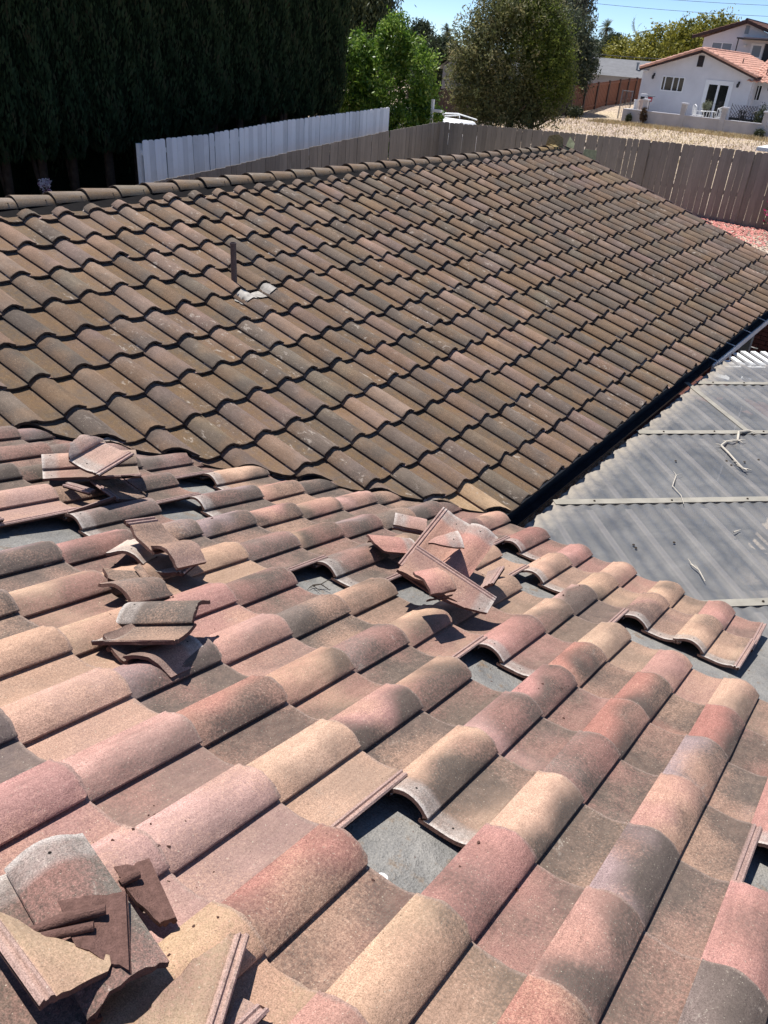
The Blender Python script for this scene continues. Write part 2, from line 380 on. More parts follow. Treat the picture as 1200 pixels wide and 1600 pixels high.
def tile_arrays(prof, ny=6, jag=0.0, rng=None, lug=False):
    """returns verts, faces, material indices, local coords"""
    ys = [LEN*j/ny for j in range(ny+1)]
    nu = len(prof); vs = []
    for layer in (0, 1):
        for j, y in enumerate(ys):
            for i, (u, z) in enumerate(prof):
                yy = y; zz = z; uu = u
                if layer == 1:
                    i0, i1 = max(i-1, 0), min(i+1, nu-1)
                    nx, nz = -(prof[i1][1]-prof[i0][1]), (prof[i1][0]-prof[i0][0])
                    if -0.003 < u < 0.0118 and z < 0.022: nx, nz = -0.5, 1; uu = u+0.010
                    L_ = math.hypot(nx, nz); uu = uu - TH*nx/L_*0.8; zz = z - TH*nz/L_
                    if -0.17 < u < -0.138: zz = 0.004
                if jag and rng is not None:
                    if j == 0: yy += rng.uniform(-jag, jag)
                    zz += rng.uniform(-1, 1)*0.0004
                vs.append((uu, yy, zz))
    if jag and rng is not None and rng.random() < 0.55:
        ic = rng.randrange(2, nu-3); dp = rng.uniform(0.006, 0.016)
        for layer in (0, 1):
            for di, w_ in ((-1, .45), (0, 1.0), (1, .7)):
                k_ = layer*nu*(ny+1)+ic+di; v_ = vs[k_]; vs[k_] = (v_[0], v_[1]+dp*w_*(1.0 if layer == 0 else .6), v_[2])
    n1 = nu*(ny+1); f = []; mi = []
    for j in range(ny):
        for i in range(nu-1):
            a = j*nu+i; f.append((a, a+1, a+nu+1, a+nu)); mi.append(0)
            b = n1+a; f.append((b, b+nu, b+nu+1, b+1)); mi.append(1)
    for i in range(nu-1):
        f.append((i, n1+i, n1+i+1, i+1)); mi.append(1)
        a = ny*nu+i; f.append((a, a+1, n1+a+1, n1+a)); mi.append(1)
    for j in range(ny):
        a = j*nu; f.append((a, a+nu, n1+a+nu, n1+a)); mi.append(1)
        a = j*nu+nu-1; f.append((a, n1+a, n1+a+nu, a+nu)); mi.append(1)
    return vs, f, mi
def set_lc(me, co=None):
    at = me.attributes.new('lc', 'FLOAT_VECTOR', 'POINT')
    if co is None:
        co = np.empty(len(me.vertices)*3, dtype=np.float32); me.vertices.foreach_get('co', co)
    at.data.foreach_set('vector', np.asarray(co, dtype=np.float32).ravel())
def tile_mesh(name, prof, ny, jag, rng, mats, keep=None, cutpoly=None):
    vs, f, mi = tile_arrays(prof, ny, jag, rng)
    me = bpy.data.meshes.new(name); me.from_pydata(vs, [], f); me.update()
    for p, m_ in zip(me.polygons, mi): p.material_index = m_
    if cutpoly is not None or keep is not None:
        bm = bmesh.new(); bm.from_mesh(me)
        planes = []
        if cutpoly:
            n = len(cutpoly); cx = sum(p[0] for p in cutpoly)/n; cy = sum(p[1] for p in cutpoly)/n
            for i in range(n):
                a = cutpoly[i]; b = cutpoly[(i+1) % n]; e = Vector((b[0]-a[0], b[1]-a[1], 0))
                nn = Vector((-e.y, e.x, 0)).normalized()
                if nn.dot(Vector((cx-a[0], cy-a[1], 0))) > 0: nn = -nn
                inside = all(-0.165 <= q[0] <= 0.15 and 0 <= q[1] <= LEN for q in (a, b)) or True
                planes.append((Vector((a[0], a[1], 0)), nn))
        if keep: planes += keep
        for co, no in planes:
            r = bmesh.ops.bisect_plane(bm, geom=bm.verts[:]+bm.edges[:]+bm.faces[:], plane_co=co, plane_no=no, clear_outer=True)
            ce = [g for g in r['geom_cut'] if isinstance(g, bmesh.types.BMEdge)]
            cv = [g for g in r['geom_cut'] if isinstance(g, bmesh.types.BMVert)]
            if not ce: continue
            if jag:
                tmap = {}
                for v in cv:
                    key = round(v.co.x*60), round(v.co.y*60)
                    if key not in tmap: tmap[key] = rng.uniform(-1, 1)*jag*1.6
                    if abs(no.z) < 0.5: v.co += no*(tmap[key] - abs(jag))
            try:
                rr = bmesh.ops.triangle_fill(bm, edges=ce, use_beauty=True)
                for g in rr['geom']:
                    if isinstance(g, bmesh.types.BMFace): g.material_index = 1
            except Exception: pass
        if len(bm.verts) == 0:
            bm.free(); return None
        bmesh.ops.recalc_face_normals(bm, faces=bm.faces)
        bm.to_mesh(me); bm.free()
    set_lc(me)
    me.shade_smooth(); me.set_sharp_from_angle(angle=R(38))
    for x in mats: me.materials.append(x)
    return me

# ================================================================ THE HOUSE WITH THE TWO TILED WINGS
GROUND_LOW = -3.6
house = empty('house', (3.0, -3.0, GROUND_LOW), 'single storey house with two tiled roof wings meeting in a valley, some tiles missing', 'house')
def attach(o, parent=None):
    parent = parent or house
    o.parent = parent; o.matrix_parent_inverse = Matrix.Translation(-Vector(parent.location)); return o
TANA, TANB = math.tan(A), math.tan(B)
def zn(x): return O_near.z-(x-O_near.x)*TANB
def zf(y): return TANA*y
XR = -3.21
DK = 0.055
# decks
def slab(name, pts, th, mat):
    n = len(pts); mb = MB()
    v = list(pts)+[(p[0], p[1], p[2]-th) for p in pts]
    mb.add(v, [tuple(range(n)), tuple(reversed(range(n, 2*n)))]+[(i, n+i, n+(i+1) % n, (i+1) % n) for i in range(n)])
    return attach(mb.build(name, mat))
slab('near_roof_deck', [(x, y, zn(x)-DK) for x, y in ((XR, -12), (1.13, -12), (1.13, VAL-1.13), (XR, 0.0))], 0.02, M_felt)
slab('far_roof_deck', [(x, y, zf(y)-DK) for x, y in ((XR, 0.0), (1.16, VAL-1.16), (10.55, -4.36), (10.55, 0.0))], 0.02, M_felt)
bk = MB()
bk.add([(XR, 0.0, -DK-0.005), (10.55, 0.0, -DK-0.005), (10.55, 4.3, -1.4), (-7.5, 4.3, -1.4), (XR, -12, -DK-0.005), (-7.5, -12, -1.4)], [(0, 3, 2, 1), (0, 4, 5, 3)])
attach(bk.build('rear_roof_slope', M_clay_far))
# valley flashing
vm = MB()
for s0, s1 in ((-1.0, 3.0), (3.0, 6.3)):
    pass
def vpt(s, off):
    x = XR+s; y = VAL-x
    px_, py_ = x+off*0.7071, y+off*0.7071
    z = zn(px_) if off < 0 else zf(py_)
    return (px_, py_, z-DK+0.012)
vv = [vpt(s, o) for s in (0.1, 4.38) for o in (-0.26, -0.02, 0.02, 0.26)]
vm.add(vv, [(0, 4, 5, 1), (1, 5, 6, 2), (2, 6, 7, 3)])
attach(vm.build('valley_flashing', M_valley))
# walls
wb = MB(); wb.box(-6.5, 0.55, -11.5, -4.0, GROUND_LOW, -1.62); wb.box(-6.5, 9.3, -2.7, 3.6, GROUND_LOW, -1.62)
attach(wb.build('wall', M_brick))
gb = MB(); gb.add([(9.9, 3.9, -1.5), (9.9, -2.7, -0.95), (9.9, 0, -0.12), (10.1, 3.9, -1.5), (10.1, -2.7, -0.95), (10.1, 0, -0.12)], [(0, 1, 2), (3, 5, 4), (0, 3, 4, 1), (1, 4, 5, 2), (2, 5, 3, 0)])
gb.box(9.9, 10.1, -2.7, 3.9, GROUND_LOW, -1.5); attach(gb.build('gable_wall', M_brick))
# fascias
fb = MB(); fb.box(1.05, 10.6, -4.325, -4.29, -1.62, -1.425); fb.box(1.06, 1.1, -12, -4.34, -1.58, -1.385)
fb.beam((10.58, -4.3, zf(-4.3)-0.11), (10.58, 0, -0.10), 0.04, 0.15); fb.beam((10.58, 4.3, -1.47), (10.58, 0, -0.10), 0.04, 0.15)
attach(fb.build('fascia', M_fascia))
# rake metal: stepped strips lapping each other down the verge
for k in range(13):
    mb = MB(); y0 = -(k+0.15)*S*math.cos(A); y1 = -(k+1.3)*S*math.cos(A)
    a = Vector((10.665, y0, zf(y0)+0.012)); b = Vector((10.665, y1, zf(y1)+0.040))
    mb.beam(a, b, 0.045, 0.012, Z_f); attach(mb.build('verge_strip', M_fascia))
# gutter
gu = MB()
prof = [(-4.325, -1.455), (-4.33, -1.555), (-4.40, -1.56), (-4.425, -1.50), (-4.42, -1.50), (-4.396, -1.551), (-4.336, -1.546), (-4.331, -1.455)]
gu.prism(prof, 1.0, 10.75)
go = attach(gu.build('gutter', M_gutter))
li = MB(); li.box(5.9, 10.75, -4.442, -4.4265, -1.565, -1.493); o = li.build('gutter_lip', M_whitemetal, go)
for i in range(7):
    x = 6.05+i*0.72
    hb = MB(); hb.beam((x, -4.43, -1.487), (x-0.02, -4.33, -1.462), 0.018, 0.006); hb.build('hanger', M_whitemetal, go)

# ---- tiles
rng = random.Random(11)
near_meshes = [tile_mesh('near_tile_mesh', PROF_HI, 7, 0.0022, rng, [MT_near, M_clay]) for _ in range(12)]
far_meshes = [tile_mesh('far_tile_mesh', PROF_LO, 3, 0.0026, rng, [MT_far, M_clay_far]) for _ in range(12)]
MISSING = {(1, -1), (4, -2), (4, -5), (3, 2), (7, 0), (7, -1), (7, 1), (8, 1), (9, 1), (7, 2), (8, 2), (9, 2), (6, 2), (7, -3), (8, -4), (5, -9), (4, -8), (2, -8), (1, -8), (5, -4)}
P_ = (0.50, 0.305, 0.255); Bf = (0.51, 0.330, 0.228); Rd = (0.35, 0.165, 0.130); Gy = (0.205, 0.158, 0.132); Mv = (0.30, 0.222, 0.205); PR = (0.42, 0.225, 0.188); By = (0.56, 0.385, 0.235)
CMAP = {(0, 0): (Bf, .6), (0, 1): (Rd, 1.), (1, 0): (PR, .6), (1, 1): (PR, .7), (2, 0): (Bf, 1.1), (2, 1): (Mv, 1.), (3, 0): (Gy, .9), (3, 1): (PR, 1.), (4, 0): (Rd, .9), (4, 1): (Mv, .9),
 (5, 0): (Rd, 1.), (5, 1): (Rd, .9), (6, 0): (PR, .1), (6, 1): (Bf, .5), (2, -1): (Bf, 1.), (3, -1): (P_, 1.1), (4, -1): (PR, 1.), (5, -1): (Rd, .9), (6, -1): (Bf, .3), (0, -1): (Rd, .6),
 (-1, -1): (By, .1), (1, -2): (Bf, .15), (2, -2): (PR, .8), (3, -2): (Bf, 1.), (5, -2): (PR, .5), (6, -2): (Bf, .6), (7, -2): (P_, .7), (8, -2): (Bf, .6), (9, -2): (Bf, .4), (0, -2): (P_, .25), (-1, -2): (P_, .1), (-2, -2): (PR, .2),
 (-2, -1): (Rd, .7), (-1, 0): (PR, .5), (-1, 1): (Gy, .6), (1, -3): (Rd, .8), (2, -3): (Bf, .7), (3, -3): (Gy, 1.), (4, -3): (Bf, .7), (5, -3): (Bf, .7), (6, -3): (Bf, .5), (8, -3): (Bf, .5), (9, -3): (PR, .5),
 (0, -3): (P_, .5), (-1, -3): (PR, .1), (-2, -3): (PR, .15), (4, -4): (Bf, .6), (3, -4): (Gy, .9), (2, -4): (P_, .5), (1, -4): (Mv, .8), (0, -4): (P_, .15), (-1, -4): (Mv, .6), (3, -5): (Gy, .7), (2, -5): (PR, .05),
 (1, -5): (Bf, .15), (0, -5): (Bf, .3), (1, 2): (Gy, .5), (2, 2): (PR, .4), (0, 2): (Bf, .9), (4, 2): (PR, .4), (5, 2): (Bf, .9), (7, -4): (Bf, .4), (6, -4): (Bf, .4), (8, 0): (Bf, .7), (8, -1): (PR, .6), (9, 0): (PR, .5), (9, -1): (Bf, .5), (0, -6): (Mv, 1.), (1, -6): (Bf, .6), (2, -6): (Bf, .5), (3, -6): (Bf, .3), (1, -7): (Mv, .8), (2, -7): (PR, .7), (1, -9): (P_, .1), (2, -9): (P_, .1), (0, -9): (P_, .1), (0, -8): (Mv, .8), (0, -7): (Mv, .9)}
def near_color(r, c):
    if (r, c) in CMAP: return CMAP[(r, c)]
    q = rng.random()
    if c <= -6 and r >= 1:
        lst = [(Gy, .9), (Mv, .9), (Gy, .9), (Gy, .7), (Mv, 1.), (Gy, .8), (Bf, 1.)] if c < -8 else [(Gy, .8), (Mv, .9), (PR, 1.), (Gy, .9), (P_, 1.), (Bf, .9), (Mv, .8)]
    elif r <= 1: lst = [(P_, .2), (PR, .2), (P_, .4), (Mv, .6), (Bf, .3)]
    else: lst = [(Bf, .9), (PR, .9), (Gy, .8), (P_, .9), (Rd, .8), (Bf, .6), (Mv, .9)]
    return lst[int(q*len(lst))]
def jit(c, k=0.07):
    f = 1+rng.uniform(-k, k); return tuple(max(0.01, x*f*(1+rng.uniform(-0.03, 0.03))) for x in c)
tiles = []   # (kind, matrix, color, rank, r, c)
for r in range(-3, 10):
    for c in range(-14, 8):
        if (r, c) in MISSING: continue
        o = near_pt(c, r)
        ctr = near_pt(c, r-0.55)
        if ctr.x+ctr.y > VAL+0.42: continue
        loose = 0.35 if (c > -3 and r < 5) else 1.0
        yw = R(rng.uniform(-0.8, 0.8))*loose; tl = TILT+rng.uniform(-0.006, 0.008)
        if (r-1, c) in MISSING: tl = TILT - 0.012
        rot = Matrix((X_n, Y_n, Z_n)).transposed() @ Matrix.Rotation(yw, 3, 'Z') @ Matrix.Rotation(-tl, 3, 'X') @ Matrix.Rotation(R(rng.uniform(-0.5, 0.5)), 3, 'Y')
        M = Matrix.Translation(o + Z_n*(rng.uniform(0, 0.003)) - Y_n*rng.uniform(-0.006, 0.006)*loose) @ rot.to_4x4()
        cc, fl = near_color(r, c)
        tiles.append(['near', M, (*jit(cc, 0.05), min(1.0, fl+(0.22 if c > -3 else 0.12))), r, c, ctr])
for r in range(1, 14):
    for c in range(-14, 38):
        o = far_pt(c, r); ctr = far_pt(c, r-0.55)
        if ctr.x+ctr.y < VAL-0.42: continue
        yw = R(rng.gauss(0, 0.75)); tl = TILT+rng.uniform(-0.008, 0.008)
        rot = Matrix((X_f, Y_f, Z_f)).transposed() @ Matrix.Rotation(yw, 3, 'Z') @ Matrix.Rotation(-tl, 3, 'X')
        M = Matrix.Translation(o + Z_f*rng.uniform(-0.001, 0.003) - Y_f*max(-.02, min(.02, rng.gauss(0, 0.0065)))) @ rot.to_4x4()
        q = rng.random(); warm = max(0.0, 1-((c-1)**2/60+(r-3)**2/9)) if r < 8 else 0.0
        if q < 0.10+0.35*warm: cc, fl = (0.285, 0.195, 0.145), .5
        elif q < 0.25+0.35*warm: cc, fl = (0.215, 0.148, 0.120), .5
        elif q < 0.5: cc, fl = (0.180, 0.134, 0.106), .6
        elif q < 0.85: cc, fl = (0.160, 0.125, 0.093), .7
        else: cc, fl = (0.185, 0.130, 0.085), .5
        if (r, c) == (13, 4): cc, fl = (0.50, 0.33, 0.20), .2
        if c < 1 and r > 4: fl += .15
        tiles.append(['far', M, (*jit(cc, 0.08), fl), r, c, ctr])
def rank(ctr):
    p = project(ctr)
    if p is None: return 0
    x, y, z = p
    inside = -90/z*1.0-20 < x < 1220+90/z and -40 < y < 1620+200/z
    return (1/z**2) if inside else 0.0001/z**2
tiles.sort(key=lambda t: -rank(t[5]))
nvis = sum(1 for t in tiles if rank(t[5]) > 0.001)
print('TILES', len(tiles), 'in view', nvis)
joined = {'near': [], 'far': []}
half = math.sqrt(2)
for idx, (kind, M, colr, r, c, ctr) in enumerate(tiles):
    # cut planes in tile space for tiles that meet the valley or the ridge
    Mi = M.inverted(); keep = []
    side = 1 if kind == 'far' else -1
    sx = ctr.x+ctr.y-VAL
    if abs(sx) < 0.46:
        if kind == 'far':
            off = 0.045 + 0.02*math.sin(c*2.3+r*1.7); co = Vector((VAL/2+off/2, VAL/2+off/2, 0)); no = Vector((-1, -1, 0))
        else:
            co = Vector((VAL/2-0.012, VAL/2-0.012, 0)); no = Vector((1, 1, 0))
        keep.append((Mi @ co, (Mi.to_3x3() @ no).normalized()))
    if kind == 'far' and r == 1: keep.append((Vector((0, 0.085, 0)), Vector((0, 1, 0))))
    mats = [MT_near, M_clay] if kind == 'near' else [MT_far, M_clay_far]
    single = idx < 300
    if keep:
        me = tile_mesh('cut_tile_mesh', PROF_HI if kind == 'near' else PROF_LO, 7, 0.0015, rng, mats, keep=keep)
        if me is None or len(me.polygons) < 6: continue
    else:
        me = rng.choice(near_meshes if kind == 'near' else far_meshes)
    if single:
        o = bpy.data.objects.new('roof_tile', me); COL.objects.link(o); attach(o)
        o.matrix_basis = M
        o.color = colr
    else:
        joined[kind].append((me, M, colr, rng.random()))
for kind, lst in joined.items():
    if not lst: continue
    VV, FF, TC, RN, LC, MI = [], [], [], [], [], []
    k = 0
    cache = {}
    for me, M, colr, rd in lst:
        if me.name not in cache:
            co = np.empty(len(me.vertices)*3, dtype=np.float32); me.vertices.foreach_get('co', co)
            cache[me.name] = (co.reshape(-1, 3), [tuple(p.vertices) for p in me.polygons], [p.material_index for p in me.polygons])
        co, fs, mi = cache[me.name]
        Mn = np.array(M); w = co @ Mn[:3, :3].T + Mn[:3, 3]
        VV.append(w); LC.append(co); TC += [colr]*len(co); RN += [rd]*len(co)
        FF += [tuple(i+k for i in f) for f in fs]; MI += mi; k += len(co)
    V = np.concatenate(VV); me = bpy.data.meshes.new('joined_tiles'); me.from_pydata(V.tolist(), [], FF); me.update()
    me.polygons.foreach_set('material_index', np.array(MI, dtype=np.int32))
    set_lc(me, np.concatenate(LC))
    at = me.attributes.new('tc', 'FLOAT_COLOR', 'POINT'); at.data.foreach_set('color', np.array(TC, dtype=np.float32).ravel())
    at = me.attributes.new('rnd', 'FLOAT', 'POINT'); at.data.foreach_set('value', np.array(RN, dtype=np.float32))
    me.shade_smooth(); me.set_sharp_from_angle(angle=R(38))
    o = link_mesh('distant_tiles' if kind == 'far' else 'outer_tiles', me, [MT_near_s, M_clay] if kind == 'near' else [MT_far_s, M_clay_far])
    tag(o, kind='stuff'); attach(o)

# ---- ridge tiles along the far ridge
def ridge_mesh(seed):
    rg = random.Random(seed); nx, ns = 8, 14; v = []; f = []; mi = []
    for layer in (0, 1):
        for j in range(nx+1):
            t = j/nx; rad = 0.112-0.018*t-(0.013 if layer else 0)
            for i in range(ns+1):
                a = math.pi*(0.09+0.82*i/ns)
                x = t*0.40+(rg.uniform(-.0025, .0025) if j == 0 else 0)
                v.append((x, -math.cos(a)*rad, math.sin(a)*rad*0.92+(0.012*(1-t) if True else 0)))
    n1 = (nx+1)*(ns+1); s = ns+1
    for j in range(nx):
        for i in range(ns):
            a = j*s+i; f.append((a, a+s, a+s+1, a+1)); mi.append(0); f.append((n1+a, n1+a+1, n1+a+s+1, n1+a+s)); mi.append(1)
    for i in range(ns):
        f.append((i, i+1, n1+i+1, n1+i)); mi.append(1); a = nx*s+i; f.append((a, n1+a, n1+a+1, a+1)); mi.append(1)
    for j in range(nx):
        a = j*s; f.append((a, n1+a, n1+a+s, a+s)); mi.append(1); a = j*s+ns; f.append((a, a+s, n1+a+s, n1+a)); mi.append(1)
    me = bpy.data.meshes.new('ridge_tile_mesh'); me.from_pydata(v, [], f); me.update()
    me.polygons.foreach_set('material_index', np.array(mi, dtype=np.int32))
    bm = bmesh.new(); bm.from_mesh(me); bmesh.ops.recalc_face_normals(bm, faces=bm.faces); bm.to_mesh(me); bm.free()
    co = np.array(v, dtype=np.float32); lc = np.stack([0.05+co[:, 1], 0.05+co[:, 0]*0.6, co[:, 2]], 1); set_lc(me, lc)
    me.shade_smooth(); me.set_sharp_from_angle(angle=R(40)); me.materials.append(MT_far); me.materials.append(M_clay_far); return me
RM = [ridge_mesh(i) for i in range(3)]
def ridge_z(x): return 0.018-0.0035*max(0, x)-0.098
k = -11
while True:
    x = 0.678+0.3265*k
    if x > 10.35: break
    o = bpy.data.objects.new('ridge_tile', RM[k % 3]); COL.objects.link(o); attach(o)
    o.matrix_basis = Matrix.Translation((x+rng.uniform(-.006, .006), rng.uniform(-.005, .005), ridge_z(x)+rng.uniform(-.003, .003))) @ Matrix.Rotation(R(rng.uniform(-1.2, 1.2)), 4, 'Z') @ Matrix.Rotation(R(0.6), 4, 'Y')
    o.color = (*jit((0.27, 0.215, 0.165) if k < 28 else (0.34, 0.23, 0.09), 0.08), 0.45)
    n_ = MB(); n_.tube([(0.26, -0.072, 0.064), (0.26, -0.078, 0.071)], 0.005, 6); nb = n_.build('nail', M_dirt, o)
    k += 1
rb = MB(); rb.box(-3.2, 10.5, -0.02, 0.02, -0.1, -0.02); rb.add([(-3.2, -0.02, -0.035), (10.5, -0.02, -0.035), (10.5, -0.30, -0.126), (-3.2, -0.30, -0.126)], [(0, 3, 2, 1)]); attach(rb.build('ridge_board_and_gap_shade', M_gap_shade))  # board plus a near-black strip that paints the shaded gap under the ridge tiles
# foam closure and loose flashing at the gable end of the ridge
fm = MB(); rg = random.Random(3)
pts = []
for i in range(7):
    for j in range(9):
        a = math.pi*j/8; t = i/6; rr = 0.10*(1-0.35*t)*(1+rg.uniform(-.18, .18)); pts.append((10.36+0.26*t+rg.uniform(-.02, .02), -math.cos(a)*rr, ridge_z(10.4)+0.02+math.sin(a)*rr))
fm.add(pts, [(i*9+j, i*9+j+1, (i+1)*9+j+1, (i+1)*9+j) for i in range(6) for j in range(8)]+[tuple(54+j for j in range(9)), tuple(reversed(range(9)))])
attach(fm.build('ridge_end_foam', M_foam))
for nm, q4, mt in (('bent_flashing', [(10.45, 0.15, -0.04), (10.62, -0.10, -0.06), (10.66, -0.06, 0.10), (10.6, 0.02, 0.15), (10.5, 0.13, 0.12)], M_foam), ('bent_flashing', [(10.63, -0.28, -0.11), (10.66, -0.12, -0.05), (10.69, -0.16, 0.13), (10.69, -0.27, 0.04)], M_flashpale), ('bent_flashing', [(10.68, -0.70, -0.28), (10.70, -0.45, -0.20), (10.72, -0.44, -0.03), (10.70, -0.68, -0.02)], M_flashpale)):
    mb = MB(); n = len(q4); mb.add(q4+[(p[0]+0.006, p[1]+0.002, p[2]) for p in q4], [tuple(range(n)), tuple(reversed(range(n, 2*n)))]+[(i, (i+1) % n, n+(i+1) % n, n+i) for i in range(n)])
    attach(mb.build(nm, mt))

# ---- vent pipe with its flashing
vp = MB(); base = Vector((1.542, -1.598, -0.458))
ring = [(0.0235, -0.06), (0.0235, 0.285), (0.024, 0.287), (0.026, 0.290), (0.026, 0.302), (0.0215, 0.302), (0.0215, 0.2)]
vp.lathe(ring, base.x, base.y, base.z, 20)
pipe = attach(vp.build('vent_pipe', M_brownmetal, smooth=40))
def far_frame(c, r, h): return far_pt(c, r, h)
def drape(nm, u0, u1, v0, v1, c0, r0, mat, parent, seed, lift=0.006, nn=14):
    """sheet of flashing dressed over the tile profile"""
    rg = random.Random(seed); mb = MB(); vs = []
    cx, cy = (u0+u1)/2, (v0+v1)/2
    def prof_h(u):
        u = ((u+0.137) % W)-0.137
        pr = PROF_LO
        for i in range(len(pr)-1):
            if pr[i][0] <= u <= pr[i+1][0]:
                t = (u-pr[i][0])/(pr[i+1][0]-pr[i][0]+1e-9); return pr[i][1]*(1-t)+pr[i+1][1]*t
        return 0.02
    for j in range(nn+1):
        for i in range(nn+1):
            a = -1+2*i/nn; b = -1+2*j/nn
            ss = math.sqrt(max(0, 1-b*b/2)); tt = math.sqrt(max(0, 1-a*a/2))
            e = 1+0.09*math.sin(5*math.atan2(b, a)+seed)
            u = cx+(u1-u0)/2*a*ss*e; v = cy+(v1-v0)/2*b*tt*e
            row_frac = (r0 - v/S)
            tiltz = -(v % S)*TILT
            h = prof_h(u)+lift+tiltz+0.004+rg.uniform(-.0015, .0015)
            vs.append(tuple(far_pt(c0+u/W, r0-v/S, h)))
    k = nn+1; n = len(vs); vs2 = vs+[tuple(Vector(p)-Z_f*0.004) for p in vs]
    fs = []
    for j in range(nn):
        for i in range(nn):
            a = j*k+i; fs.append((a, a+1, a+k+1, a+k)); fs.append((n+a, n+a+k, n+a+k+1, n+a+1))
    mb.add(vs2, fs); o = mb.build(nm, mat, None, smooth=50); 
    if parent is not None: o.parent = parent
    return o
drape('flashing', -0.02, 0.18, -0.165, -0.012, 5, 5, M_lead, pipe, 1, lift=0.007)
drape('flashing', 0.16, 0.44, -0.125, -0.012, 5, 5, M_lead, pipe, 2, lift=0.009)

